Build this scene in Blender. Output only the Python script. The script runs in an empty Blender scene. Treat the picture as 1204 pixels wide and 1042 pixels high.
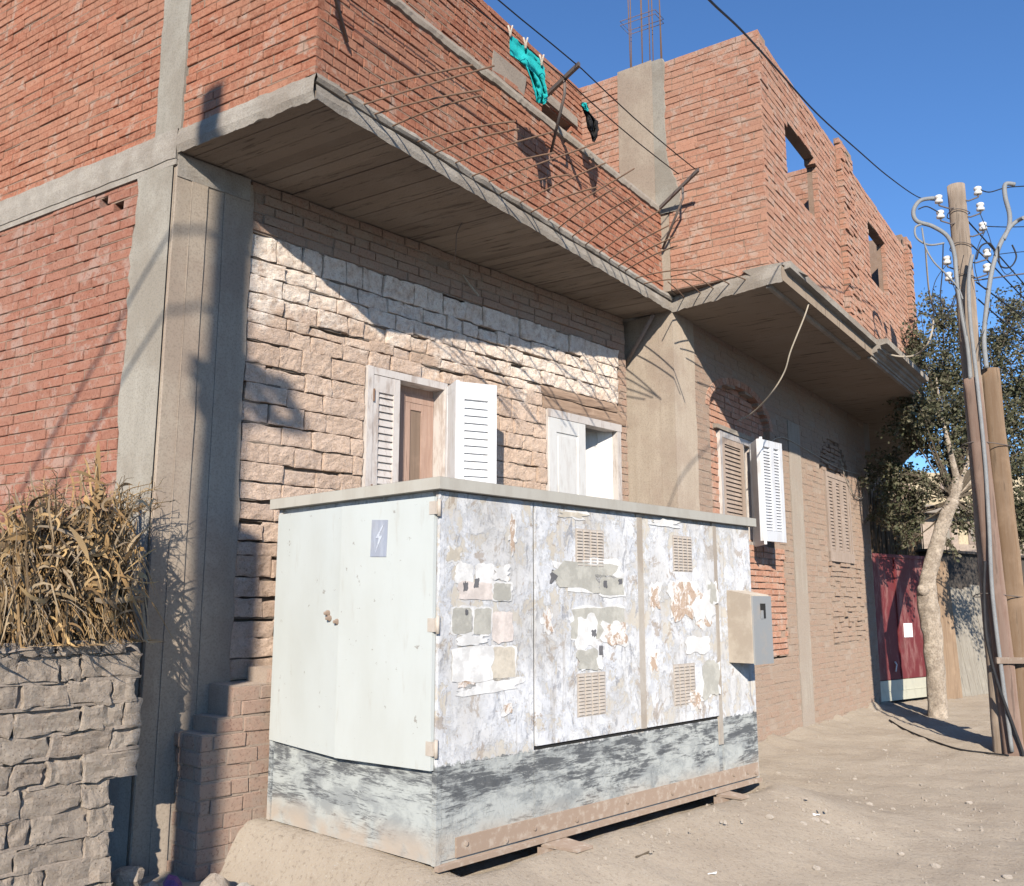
import bpy, bmesh, math, random
import numpy as np
from mathutils import Vector, Matrix, noise as mnoise
R = math.radians
scene = bpy.context.scene
rnd = random.Random(7)

# ------------------------------------------------------------------ camera, sky, sun
F_PX, CX, CY, HOR, EYE = 1085.0, 602.0, 521.0, 710.0, 1.6
PITCH = math.atan((HOR - CY) / F_PX)
cam_d = bpy.data.cameras.new('camera'); cam = bpy.data.objects.new('camera', cam_d)
scene.collection.objects.link(cam); scene.camera = cam
cam_d.sensor_fit = 'HORIZONTAL'; cam_d.sensor_width = 36.0
cam_d.lens = 36.0 * F_PX / 1204.0
cam_d.clip_start = 0.05; cam_d.clip_end = 2000
cam.location = (0, 0, EYE); cam.rotation_euler = (R(90) + PITCH, 0, 0)

SUN_EL, SUN_AZ = 23.0, 4.6            # light travels towards azimuth SUN_AZ (from +Y to +X)
world = bpy.data.worlds.new('World'); scene.world = world; world.use_nodes = True
wn = world.node_tree.nodes; wl = world.node_tree.links
bg = wn['Background']
sky = wn.new('ShaderNodeTexSky'); sky.sky_type = 'NISHITA'; sky.sun_disc = False
sky.sun_elevation = R(SUN_EL); sky.sun_rotation = R(180 + SUN_AZ)
sky.air_density = 1.0; sky.dust_density = 0.0; sky.ozone_density = 8.0; sky.altitude = 100
wl.new(sky.outputs[0], bg.inputs[0]); bg.inputs[1].default_value = 0.10
sun_d = bpy.data.lights.new('sun', 'SUN'); sun_d.energy = 3.5; sun_d.angle = R(0.53); sun_d.color = (1.0, 0.91, 0.78)
sun = bpy.data.objects.new('sun', sun_d); scene.collection.objects.link(sun)
ce = math.cos(R(SUN_EL))
SUN_DIR = Vector((math.sin(R(SUN_AZ)) * ce, math.cos(R(SUN_AZ)) * ce, -math.sin(R(SUN_EL))))
sun.rotation_euler = SUN_DIR.to_track_quat('-Z', 'Y').to_euler(); sun.location = (0, -10, 20)
vs = scene.view_settings
scene.display_settings.display_device = 'sRGB'
vs.view_transform = 'Standard'; vs.look = 'None'; vs.gamma = 1.0; vs.use_curve_mapping = False
vs.exposure = 0.85
scene.cycles.max_bounces = 6; scene.cycles.diffuse_bounces = 4

# ------------------------------------------------------------------ geometry helpers
_c, _s = math.cos(PITCH), math.sin(PITCH)
def ray(px, py):
    a = (px - CX) / F_PX; b = -(py - CY) / F_PX
    return Vector((a, _c - b * _s, _s + b * _c))
CAM = Vector((0, 0, EYE))
def on_z(px, py, z):
    r = ray(px, py); return CAM + r * ((z - EYE) / r.z)
def on_y(px, py, Y):
    r = ray(px, py); return CAM + r * (Y / r.y)
def vpdir(x):
    r = ray(x, HOR); d = Vector((r.x, r.y)); return d.normalized()

class Frame:
    """vertical plane: plan origin P, unit direction d, outward normal n"""
    def __init__(s, P, d, n=None):
        s.P = Vector((P[0], P[1])); s.d = Vector((d[0], d[1])).normalized()
        a = Vector((s.d.y, -s.d.x))
        if n is None:
            n = a if a.dot(-s.P) > 0 else -a
        else:
            n = a if a.dot(Vector(n)) > 0 else -a
        s.n = n
    def at(s, a, o, z):
        q = s.P + s.d * a + s.n * o
        return Vector((q.x, q.y, z))
    def px(s, x, y, o=0.0):
        r = ray(x, y); P = s.P + s.n * o
        t = (s.n.x * P.x + s.n.y * P.y) / (s.n.x * r.x + s.n.y * r.y)
        q = CAM + r * t
        return ((Vector((q.x, q.y)) - P).dot(s.d), q.z)
    def pt(s, x, y, o=0.0):
        a, z = s.px(x, y, o); return s.at(a, o, z)

class MB:
    def __init__(s):
        s.v = []; s.f = []; s.m = []; s.sm = []
    def quad_faces(s, base, faces, mi=0, smooth=False):
        for f in faces:
            s.f.append(tuple(base + i for i in f)); s.m.append(mi); s.sm.append(smooth)
    def hexa(s, p, mi=0):
        """8 points: 0-3 bottom loop, 4-7 top loop"""
        b = len(s.v); s.v += [tuple(q) for q in p]
        s.quad_faces(b, [(0, 3, 2, 1), (4, 5, 6, 7), (0, 1, 5, 4), (1, 2, 6, 5), (2, 3, 7, 6), (3, 0, 4, 7)], mi)
    def fbox(s, F, a0, a1, o0, o1, z0, z1, mi=0, jit=0.0):
        p = [F.at(a0, o1, z0), F.at(a1, o1, z0), F.at(a1, o0, z0), F.at(a0, o0, z0),
             F.at(a0, o1, z1), F.at(a1, o1, z1), F.at(a1, o0, z1), F.at(a0, o0, z1)]
        if jit:
            p = [q + Vector((rnd.uniform(-jit, jit), rnd.uniform(-jit, jit), rnd.uniform(-jit, jit))) for q in p]
        s.hexa(p, mi)
    def box(s, x0, x1, y0, y1, z0, z1, mi=0):
        s.hexa([(x0, y0, z0), (x1, y0, z0), (x1, y1, z0), (x0, y1, z0), (x0, y0, z1), (x1, y0, z1), (x1, y1, z1), (x0, y1, z1)], mi)
    def prism(s, pts, z0, z1, mi=0):
        n = len(pts); b = len(s.v)
        s.v += [(p[0], p[1], z0) for p in pts] + [(p[0], p[1], z1) for p in pts]
        s.quad_faces(b, [tuple(range(n - 1, -1, -1)), tuple(range(n, 2 * n))], mi)
        for i in range(n):
            j = (i + 1) % n; s.quad_faces(b, [(i, j, n + j, n + i)], mi)
    def tube(s, pts, rad, n=8, mi=0, cap=True, smooth=True):
        pts = [Vector(p) for p in pts]
        if not hasattr(rad, '__len__'): rad = [rad] * len(pts)
        b = len(s.v); up = Vector((0.13, 0.21, 0.97)); prev = None
        for i, p in enumerate(pts):
            t = (pts[min(i + 1, len(pts) - 1)] - pts[max(i - 1, 0)])
            if t.length < 1e-9: t = Vector((0, 0, 1))
            t.normalize()
            if prev is None:
                a = t.cross(up)
                if a.length < 0.1: a = t.cross(Vector((1, 0, 0)))
            else:
                a = prev - t * prev.dot(t)
            a.normalize(); prev = a; c = t.cross(a)
            for k in range(n):
                th = 2 * math.pi * k / n
                s.v.append(tuple(p + (a * math.cos(th) + c * math.sin(th)) * rad[i]))
        for i in range(len(pts) - 1):
            for k in range(n):
                k2 = (k + 1) % n
                s.quad_faces(b, [(i * n + k, i * n + k2, (i + 1) * n + k2, (i + 1) * n + k)], mi, smooth)
        if cap:
            s.quad_faces(b, [tuple(range(n - 1, -1, -1)), tuple((len(pts) - 1) * n + k for k in range(n))], mi)
    def lathe(s, base, axis, prof, n=14, mi=0):
        """prof: list of (radius, distance along axis)"""
        axis = Vector(axis).normalized(); a = axis.cross(Vector((0.3, 0.9, 0.2))).normalized(); c = axis.cross(a); b = len(s.v)
        for r, h in prof:
            for k in range(n):
                th = 2 * math.pi * k / n
                s.v.append(tuple(Vector(base) + axis * h + (a * math.cos(th) + c * math.sin(th)) * r))
        for i in range(len(prof) - 1):
            for k in range(n):
                k2 = (k + 1) % n
                s.quad_faces(b, [(i * n + k, i * n + k2, (i + 1) * n + k2, (i + 1) * n + k)], mi, True)
        s.quad_faces(b, [tuple(range(n - 1, -1, -1)), tuple((len(prof) - 1) * n + k for k in range(n))], mi)
    def sheet(s, grid, mi=0, smooth=True):
        """grid[i][j] of points"""
        b = len(s.v); nj = len(grid[0])
        for row in grid: s.v += [tuple(p) for p in row]
        for i in range(len(grid) - 1):
            for j in range(nj - 1):
                s.quad_faces(b, [(i * nj + j, i * nj + j + 1, (i + 1) * nj + j + 1, (i + 1) * nj + j)], mi, smooth)
    def plate(s, pts, thick, nrm, mi=0):
        """flat polygon of 3d points with a thickness behind it"""
        n = len(pts); b = len(s.v); nrm = Vector(nrm)
        s.v += [tuple(p) for p in pts] + [tuple(Vector(p) - nrm * thick) for p in pts]
        s.quad_faces(b, [tuple(range(n)), tuple(range(2 * n - 1, n - 1, -1))], mi)
        for i in range(n):
            j = (i + 1) % n; s.quad_faces(b, [(i, n + i, n + j, j)], mi)
    def build(s, name, mats, parent=None, local=False, fix=True):
        me = bpy.data.meshes.new(name)
        off = Vector((0, 0, 0))
        if parent is not None and not local:
            q = parent
            while q is not None:
                off += q.location; q = q.parent
        me.from_pydata([tuple(Vector(p) - off) for p in s.v] if off.length else s.v, [], s.f)
        if not isinstance(mats, (list, tuple)): mats = [mats]
        for m in mats: me.materials.append(m)
        me.polygons.foreach_set('material_index', s.m)
        me.polygons.foreach_set('use_smooth', s.sm)
        if fix:
            bm = bmesh.new(); bm.from_mesh(me)
            bmesh.ops.recalc_face_normals(bm, faces=bm.faces[:])
            bm.to_mesh(me); bm.free()
        me.update()
        o = bpy.data.objects.new(name, me); scene.collection.objects.link(o)
        if parent is not None: o.parent = parent
        return o

def tag(o, label, cat, group=None):
    o['label'] = label; o['category'] = cat
    if group: o['group'] = group
    return o
def thing(name, label, cat, loc=(0, 0, 0), rotz=0.0, group=None):
    o = bpy.data.objects.new(name, None); scene.collection.objects.link(o)
    o.location = loc; o.rotation_euler = (0, 0, rotz); o.empty_display_size = 0.2
    return tag(o, label, cat, group)
def plabel(o, label): o['label'] = label; return o

def fbm(p, oct=4):
    return mnoise.fractal(Vector(p), 1.0, 2.0, oct)

# ------------------------------------------------------------------ material helpers
# base colour gains per material, tuned by eye until the rendered tones matched
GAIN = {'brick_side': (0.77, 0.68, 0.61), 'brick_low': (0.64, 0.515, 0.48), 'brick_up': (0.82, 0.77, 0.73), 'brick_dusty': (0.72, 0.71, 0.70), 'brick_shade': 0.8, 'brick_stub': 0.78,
        'mortar': 0.6, 'mortar_red': (0.72, 0.74, 0.72), 'mortar_dark': 0.58, 'stone': (1.40, 1.38, 1.36), 'rubble': 0.88, 'mud': 0.82, 'mud_wash': 0.72, 'concrete_light': (0.63, 0.615, 0.585), 'concrete': 0.74, 'column_tan': (0.80, 0.79, 0.77),
        'slab_edge': 0.78, 'soffit_boards': 0.66, 'white_paint': 0.86, 'white_worn': 0.9, 'bright_white': 0.86, 'cable_grey': 0.7, 'cabinet_cap': (0.80, 0.81, 0.80), 'cream_trim': 0.82, 'cabinet_door_paint': 0.86, 'cabinet_pasted_panels': (0.80, 0.81, 0.82), 'paper_w': 0.85, 'paper_g': (0.78, 0.80, 0.84), 'paper_c': 0.8, 'paper_p': 0.85, 'paper_b': 0.85,
        'rusty_rail': 0.74, 'vent_paint': 0.85, 'box_beige': 0.8, 'dusty_ground': (0.765, 0.78, 0.78), 'pole_wood': 0.8, 'post_reddish': 0.64, 'post_tan': 0.56, 'bark_pale': 1.05, 'maroon_paint': 0.72, 'twig': 0.5, 'pebble': 0.85}
class NB:
    def __init__(s, name, rough=0.9, spec=0.25):
        s.mat = bpy.data.materials.new(name); s.mat.use_nodes = True
        s.t = s.mat.node_tree; s.b = s.t.nodes['Principled BSDF']
        s.b.inputs['Roughness'].default_value = rough
        s.b.inputs['Specular IOR Level'].default_value = spec
        if rough > 0.7: s.b.inputs['Diffuse Roughness'].default_value = 0.9
        s._geo = s._tc = None
    def N(s, typ): return s.t.nodes.new(typ)
    def L(s, a, b): s.t.links.new(a, b)
    def setin(s, sock, v):
        if hasattr(v, 'is_linked') or isinstance(v, bpy.types.NodeSocket): s.L(v, sock)
        elif isinstance(v, (tuple, list)) and len(v) == 3 and sock.type == 'RGBA': sock.default_value = (*v, 1)
        else: sock.default_value = v
    @property
    def geo(s):
        if not s._geo: s._geo = s.N('ShaderNodeNewGeometry')
        return s._geo
    @property
    def pos(s): return s.geo.outputs['Position']
    @property
    def island(s): return s.geo.outputs['Random Per Island']
    @property
    def obj(s):
        if not s._tc: s._tc = s.N('ShaderNodeTexCoord')
        return s._tc.outputs['Object']
    def mapping(s, vec, scale=(1, 1, 1), rot=(0, 0, 0), loc=(0, 0, 0)):
        m = s.N('ShaderNodeMapping'); s.L(vec, m.inputs[0])
        m.inputs['Scale'].default_value = scale; m.inputs['Rotation'].default_value = rot; m.inputs['Location'].default_value = loc
        return m.outputs[0]
    def noise(s, vec, scale, detail=4, rough=0.6, dist=0.0):
        n = s.N('ShaderNodeTexNoise'); s.L(vec, n.inputs['Vector'])
        n.inputs['Scale'].default_value = scale; n.inputs['Detail'].default_value = detail
        n.inputs['Roughness'].default_value = rough; n.inputs['Distortion'].default_value = dist
        return n.outputs[0]
    def voro(s, vec, scale, feature='F1'):
        n = s.N('ShaderNodeTexVoronoi'); n.feature = feature; s.L(vec, n.inputs['Vector']); n.inputs['Scale'].default_value = scale
        return n.outputs['Distance']
    def ramp(s, fac, stops, interp='LINEAR'):
        r = s.N('ShaderNodeValToRGB'); s.L(fac, r.inputs[0]); cr = r.color_ramp; cr.interpolation = interp
        while len(cr.elements) < len(stops): cr.elements.new(0.5)
        for e, (p, c) in zip(cr.elements, stops):
            e.position = p
            e.color = (*c, 1) if hasattr(c, '__len__') else (c, c, c, 1)
        return r.outputs[0]
    def step(s, fac, a, b, lo=0.0, hi=1.0):
        m = s.N('ShaderNodeMapRange'); s.setin(m.inputs['Value'], fac)
        m.inputs['From Min'].default_value = a; m.inputs['From Max'].default_value = b
        m.inputs['To Min'].default_value = lo; m.inputs['To Max'].default_value = hi
        m.interpolation_type = 'SMOOTHSTEP'
        return m.outputs[0]
    def math(s, op, a, b=0.0):
        m = s.N('ShaderNodeMath'); m.operation = op; s.setin(m.inputs[0], a); s.setin(m.inputs[1], b); m.use_clamp = False
        return m.outputs[0]
    def mix(s, fac, a, b, mode='MIX'):
        m = s.N('ShaderNodeMix'); m.data_type = 'RGBA'; m.blend_type = mode
        s.setin(m.inputs[0], fac); s.setin(m.inputs[6], a); s.setin(m.inputs[7], b)
        return m.outputs[2]
    def xyz(s, vec):
        n = s.N('ShaderNodeSeparateXYZ'); s.L(vec, n.inputs[0]); return n.outputs
    def bump(s, h, strength=0.5, dist=0.01):
        n = s.N('ShaderNodeBump'); s.L(h, n.inputs['Height']); n.inputs['Strength'].default_value = strength
        n.inputs['Distance'].default_value = dist; s.L(n.outputs[0], s.b.inputs['Normal'])
    def col(s, c):
        g = GAIN.get(s.mat.name)
        if g is not None:
            if not hasattr(g, '__len__'): g = (g, g, g)
            c = s.mix(1.0, c, g, 'MULTIPLY')
        s.setin(s.b.inputs['Base Color'], c)
    def rough(s, r): s.setin(s.b.inputs['Roughness'], r)

def srgb(r, g, b):
    f = lambda c: (c / 255) / 12.92 if c / 255 <= 0.04045 else ((c / 255 + 0.055) / 1.055) ** 2.4
    return (f(r), f(g), f(b))

def mat_brick(name, cols, smear=(0.40, 0.34, 0.29), smear_lo=0.55, smear_hi=0.66, dust=0.0, dustcol=(0.42, 0.34, 0.27), amt=0.62):
    b = NB(name, 0.92, 0.15)
    n = len(cols)
    base = b.ramp(b.island, [(i / max(1, n - 1), c) for i, c in enumerate(cols)])
    g = b.noise(b.pos, 34, 5, 0.7)
    base = b.mix(b.step(g, 0.36, 0.64, 0.0, 0.55), base, (0.66, 0.40, 0.30), 'MIX')
    # big weathering patches
    big = b.noise(b.pos, 1.6, 4, 0.6)
    base = b.mix(b.step(big, 0.42, 0.62, 0, 0.40), base, (0.52, 0.33, 0.25))
    sm = b.noise(b.pos, 7.5, 6, 0.68, 0.4)
    base = b.mix(b.step(sm, smear_lo, smear_hi, 0, amt), base, smear)
    if dust:
        d = b.noise(b.pos, 3.1, 5, 0.65)
        base = b.mix(b.step(d, 0.25, 0.75, dust * 0.55, min(1.0, dust * 1.25)), base, dustcol)
    dk = b.noise(b.pos, 60, 3, 0.6)
    base = b.mix(b.step(dk, 0.54, 0.68, 0, 0.5), base, (0.18, 0.09, 0.065))
    b.col(base)
    h = b.noise(b.pos, 90, 5, 0.75)
    b.bump(h, 0.8, 0.010)
    return b.mat

def mat_stone(name, cols, white=0.0, dusty=0.35, dustcol=(0.45, 0.36, 0.29)):
    b = NB(name, 0.95, 0.1)
    base = b.ramp(b.island, [(i / (len(cols) - 1), c) for i, c in enumerate(cols)])
    g = b.noise(b.pos, 22, 6, 0.75)
    base = b.mix(b.step(g, 0.42, 0.62, 0, 0.6), base, (0.31, 0.225, 0.165))
    if white:
        z = b.xyz(b.pos)[2]
        wn_ = b.noise(b.pos, 2.6, 5, 0.7)
        zz = b.step(z, 3.3, 3.9, 0, 0.33)
        f = b.step(b.math('ADD', wn_, zz), 0.60, 0.78, 0, white)
        wi = b.math('MULTIPLY', f, b.step(b.noise(b.pos, 16, 4, 0.7), 0.25, 0.62))
        base = b.mix(wi, base, (0.70, 0.67, 0.62))
    d = b.noise(b.pos, 2.2, 5, 0.65)
    base = b.mix(b.step(d, 0.3, 0.75, dusty * 0.4, dusty * 1.4), base, dustcol)
    pit = b.voro(b.pos, 55)
    pm = b.step(pit, 0.08, 0.22, 1, 0)
    pm2 = b.math('MULTIPLY', pm, b.step(b.noise(b.pos, 9, 2, 0.5), 0.48, 0.6))
    base = b.mix(b.math('MULTIPLY', pm2, 0.55), base, (0.10, 0.075, 0.055))
    sp = b.noise(b.pos, 85, 4, 0.7)
    base = b.mix(b.step(sp, 0.55, 0.68, 0, 0.55), base, (0.17, 0.125, 0.09))
    base = b.mix(b.step(sp, 0.44, 0.33, 0, 0.35), base, (0.62, 0.52, 0.43)); b.col(base)
    h = b.math('ADD', b.math('ADD', b.noise(b.pos, 38, 7, 0.78), b.math('MULTIPLY', b.noise(b.pos, 13, 4, 0.6), 1.2)), b.math('MULTIPLY', pm2, -0.5))
    b.bump(h, 1.0, 0.022)
    return b.mat

def mat_rough(name, c0, c1, scale=6, bs=40, bd=0.009, bst=0.8, rough=0.92, c2=None, c2s=1.5, streak=None, spec=0.2, speck=0.35):
    """mottled matte surface (concrete, mud, dust)"""
    b = NB(name, rough, spec)
    v = b.pos
    if streak: v = b.mapping(b.pos, streak)
    base = b.mix(b.step(b.noise(v, scale, 6, 0.68), 0.3, 0.7), c0, c1)
    if c2: base = b.mix(b.step(b.noise(b.pos, c2s, 5, 0.65), 0.43, 0.60, 0, 0.8), base, c2)
    base = b.mix(b.step(b.noise(b.pos, bs * 1.7, 3, 0.6), 0.45, 0.68, 0, speck), base, (c0[0] * 0.45, c0[1] * 0.45, c0[2] * 0.45))
    b.col(base)
    b.bump(b.noise(b.pos, bs, 6, 0.75), bst, bd)
    return b.mat

def mat_paint(name, c, worn=None, amt=0.4, scale=14, rough=0.55, dirt=(0.30, 0.25, 0.20), streak=(1, 1, 0.25)):
    b = NB(name, rough, 0.35)
    base = b.mix(b.step(b.noise(b.mapping(b.obj, streak), scale, 6, 0.7), 0.47, 0.64, 0, amt), c, worn or tuple(x * 0.7 for x in c))
    base = b.mix(b.step(b.noise(b.pos, 3, 5, 0.65), 0.5, 0.8, 0, 0.35), base, dirt)
    b.col(base); b.bump(b.noise(b.mapping(b.obj, streak), 60, 4, 0.6), 0.25, 0.003)
    return b.mat

def mat_metal(name, c, rust=None, amt=0.5, rough=0.55, metallic=0.0, scale=9):
    b = NB(name, rough, 0.4); b.b.inputs['Metallic'].default_value = metallic
    base = c
    if rust: base = b.mix(b.step(b.noise(b.pos, scale, 6, 0.7), 0.48, 0.66, 0, amt), c, rust)
    else: base = b.mix(b.step(b.noise(b.pos, scale, 5, 0.65), 0.35, 0.7, 0, 0.3), c, tuple(x * 0.6 for x in c))
    b.col(base); b.bump(b.noise(b.pos, 70, 4, 0.6), 0.3, 0.002)
    return b.mat

def mat_wood(name, c0, c1, rough=0.8, streak=(30, 30, 1.6), axis_obj=True):
    b = NB(name, rough, 0.2)
    v = b.mapping(b.pos, streak)
    n1 = b.noise(v, 1.2, 6, 0.65, 0.3)
    base = b.mix(b.step(n1, 0.32, 0.68), c0, c1)
    base = b.mix(b.step(b.noise(b.pos, 4, 5, 0.6), 0.5, 0.75, 0, 0.45), base, tuple(min(1, x * 1.35) for x in c1))
    base = b.mix(b.step(n1, 0.58, 0.66, 0, 0.5), base, tuple(x * 0.35 for x in c0))
    b.col(base); b.bump(n1, 0.6, 0.006)
    return b.mat

def mat_leaf(name, cols, trans=0.0, rough=0.6):
    b = NB(name, rough, 0.3)
    base = b.ramp(b.island, [(i / (len(cols) - 1), c) for i, c in enumerate(cols)])
    b.col(base)
    if trans:
        tr = b.N('ShaderNodeBsdfTranslucent'); b.L(base, tr.inputs[0])
        mx = b.N('ShaderNodeMixShader'); mx.inputs[0].default_value = trans
        out = b.t.nodes['Material Output']
        b.L(b.b.outputs[0], mx.inputs[1]); b.L(tr.outputs[0], mx.inputs[2]); b.L(mx.outputs[0], out.inputs[0])
    return b.mat

# ------------------------------------------------------------------ masonry
def subtract(iv, cuts):
    for (c0, c1) in cuts:
        out = []
        for (a, b) in iv:
            if c1 <= a or c0 >= b: out.append((a, b))
            else:
                if c0 > a: out.append((a, c0))
                if c1 < b: out.append((c1, b))
        iv = out
    return [(a, b) for a, b in iv if b - a > 0.02]

def bricks(mb, F, spans, z0, z1, h=0.072, bl=0.245, joint=0.010, recess=0.020, thick=0.12, out=0.0, head=0.0,
           fill=0.55, jit=0.0022, seed=1, core=True, missing=0.0, pj=0.0028):
    """spans(z0, z1) -> intervals for the course. material 0 brick, material 1 mortar"""
    r = random.Random(seed)
    n = max(1, int(round((z1 - z0) / h))); h = (z1 - z0) / n
    for k in range(n):
        za = z0 + k * h; zb = za + h
        iv = spans(za, zb)
        header = head and (r.random() < head)
        L = bl * (0.5 if header else 1.0)
        for (a, b) in iv:
            if core:
                mb.fbox(F, a + 0.004, b - 0.004, out - thick, out - recess, za, zb, 1)
            x = a - (L * (0.5 if k % 2 else 0.0)) - r.uniform(0, L * 0.25)
            sag = r.uniform(-0.002, 0.002)
            while x < b - 0.015:
                Lk = L * r.uniform(0.93, 1.07)
                if r.random() < 0.10: Lk *= 0.6
                p, q = max(x, a), min(x + Lk - joint * r.uniform(0.5, 1.1), b)
                x += Lk
                if q - p < 0.025: continue
                if missing and r.random() < missing: continue
                o = out + r.gauss(0, pj); tilt = r.gauss(0, 0.0012)
                bz0 = za + joint * 0.5 + sag + r.uniform(-jit, jit); bz1 = zb - joint * 0.5 + sag + r.uniform(-jit, jit)
                rz = r.uniform(-jit, jit); be = r.uniform(0.0025, 0.005)
                def ring(ins, oo):
                    res = []
                    for (aa, zz, e) in ((p + ins, bz0 + ins, -1), (q - ins, bz0 + ins + rz, 1), (q - ins, bz1 - ins + rz, 1), (p + ins, bz1 - ins, -1)):
                        res.append(F.at(aa + r.uniform(-1, 1) * jit * 0.6, oo + e * tilt, zz + r.uniform(-1, 1) * jit * 0.4))
                    return res
                base = len(mb.v)
                bk = ring(0, out - recess - 0.05); sd = ring(0, o - be); fr = ring(be, o)
                mb.v += [tuple(t) for t in bk + sd + fr]
                mb.quad_faces(base, [(8, 9, 10, 11)] + [(4 + i, 4 + (i + 1) % 4, 8 + (i + 1) % 4, 8 + i) for i in range(4)] +
                              [(i, (i + 1) % 4, 4 + (i + 1) % 4, 4 + i) for i in range(4)], 0)
                # vertical joint fill
                if r.random() < fill and q < b - 0.02:
                    mb.fbox(F, q - 0.003, min(b, q + joint + 0.003), out - recess - 0.01, out - recess * r.uniform(0.1, 0.9), za + joint, zb - joint * 0.3, 1)
            # bed joint fill in random stretches
            x = a
            while x < b:
                Ls = r.uniform(0.06, 0.45)
                if r.random() < fill:
                    mb.fbox(F, x, min(b, x + Ls), out - recess - 0.012, out - recess * r.uniform(0.05, 0.85) + 0.001,
                            za - joint * r.uniform(0.45, 0.75), za + joint * r.uniform(0.35, 0.7), 1)
                x += Ls * r.uniform(0.9, 1.5)

def block(mb, F, a0, a1, z0, z1, out, depth, r, bul=0.012, amp=0.012, nx=9, nz=7, rr=0.02, mi=0, wob=0.012, drop=0.22):
    """one rough stone: rounded, noise-displaced front, irregular outline"""
    seed = r.uniform(0, 1000)
    base = len(mb.v); W = a1 - a0; Hh = z1 - z0; rings = []
    tx, tz = r.gauss(0, 0.005), r.gauss(0, 0.004)
    kx, kz = 0.012 / W, 0.011 / Hh
    SX = [0, kx] + [kx + (1 - 2 * kx) * i / (nx - 3) for i in range(1, nx - 3)] + [1 - kx, 1]; TZ = [0, kz] + [kz + (1 - 2 * kz) * i / (nz - 3) for i in range(1, nz - 3)] + [1 - kz, 1]
    for j in range(nz):
        for i in range(nx):
            s_, t_ = i / (nx - 1), j / (nz - 1)
            s2 = SX[i]; t2 = TZ[j]
            a = a0 + W * s2; z = z0 + Hh * t2
            ed = min(s2 * W, (1 - s2) * W, t2 * Hh, (1 - t2) * Hh)
            fall = max(0.0, 1 - ed / rr); o = out - rr * drop * fall ** 2.2
            nn = mnoise.noise(Vector((a * 9 + seed, z * 9, seed))) + 0.7 * mnoise.noise(Vector((a * 26 + seed, z * 26, 3 + seed)))
            o += amp * nn + tx * (s_ - 0.5) * 2 + tz * (t_ - 0.5) * 2
            edge = 1.0 if (i in (0, nx - 1) or j in (0, nz - 1)) else 0.4
            a += wob * edge * (mnoise.noise(Vector((seed, z * 11, a * 11))) + 0.5 * mnoise.noise(Vector((seed, z * 30, a * 30)))); z += wob * edge * (mnoise.noise(Vector((a * 11, seed, z * 11))) + 0.5 * mnoise.noise(Vector((a * 30, seed, z * 30))))
            mb.v.append(tuple(F.at(a, o, z)))
    for j in range(nz - 1):
        for i in range(nx - 1):
            mb.quad_faces(base, [(j * nx + i, j * nx + i + 1, (j + 1) * nx + i + 1, (j + 1) * nx + i)], mi, False)
    per = [i for i in range(nx)] + [j * nx + nx - 1 for j in range(1, nz)] + [(nz - 1) * nx + i for i in range(nx - 2, -1, -1)] + [j * nx for j in range(nz - 2, 0, -1)]
    b2 = len(mb.v); nv = Vector((F.n.x, F.n.y, 0))
    for i in per: mb.v.append(tuple(Vector(mb.v[base + i]) - nv * depth))
    m = len(per)
    for k in range(m):
        k2 = (k + 1) % m
        mb.f.append((base + per[k2], base + per[k], b2 + k, b2 + k2)); mb.m.append(mi); mb.sm.append(False)

def stones(mb, F, spans, z0, z1, h=0.135, wl=(0.17, 0.36), joint=0.012, recess=0.03, thick=0.3, out=0.0, seed=2, missing=0.02, amp=0.011, fill=0.5, core=True, rr=0.024, wob=0.010):
    r = random.Random(seed); z = z0
    while z < z1 - 0.02:
        hh = h * (r.uniform(0.93, 1.07) if wob < 0.02 else r.uniform(0.85, 1.15))
        if z1 - z - hh < h * 0.45: hh = z1 - z
        za, zb = z, z + hh
        for (a, b) in spans(za, zb):
            if core: mb.fbox(F, a + 0.006, b - 0.006, out - thick, out - recess - 0.022, za, zb, 1)
            x = a
            while x < b - 0.03:
                w = r.uniform(*wl)
                if b - x - w < wl[0] * 0.5: w = b - x
                p, q = x + joint * r.uniform(0.2, 0.7), x + w - joint * r.uniform(0.2, 0.7)
                if r.random() > missing and q - p > 0.04:
                    zc = zb - joint * 0.5 - (r.uniform(0.0, 0.03) if r.random() < 0.25 else 0) + r.uniform(-.004, .004)
                    block(mb, F, p, q, za + joint * 0.5 + r.uniform(-.004, .004), zc, out + r.gauss(0, 0.006), recess + 0.06, r, amp=amp, rr=rr, wob=wob)
                x += w
            x = a
            while x < b:
                Ls = r.uniform(0.08, 0.4)
                if r.random() < fill:
                    mb.fbox(F, x, min(b, x + Ls), out - recess - 0.02, out - recess * r.uniform(0.15, 0.85), za - joint * 0.8, za + joint * 0.9, 1, 0.003)
                x += Ls * r.uniform(0.9, 1.7)
        z = zb

def slab_grid(mb, P0, P1, P2, P3, nu, nv, amp, nrm, mi=0, sc=3.0):
    """noise-displaced quad sheet"""
    P0, P1, P2, P3, nrm = map(Vector, (P0, P1, P2, P3, nrm)); g = []
    for i in range(nu + 1):
        row = []
        for j in range(nv + 1):
            s_, t_ = i / nu, j / nv
            p = (P0 * (1 - s_) + P1 * s_) * (1 - t_) + (P3 * (1 - s_) + P2 * s_) * t_
            e = amp * fbm(p * sc)
            row.append(p + nrm * e)
        g.append(row)
    mb.sheet(g, mi)
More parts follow.
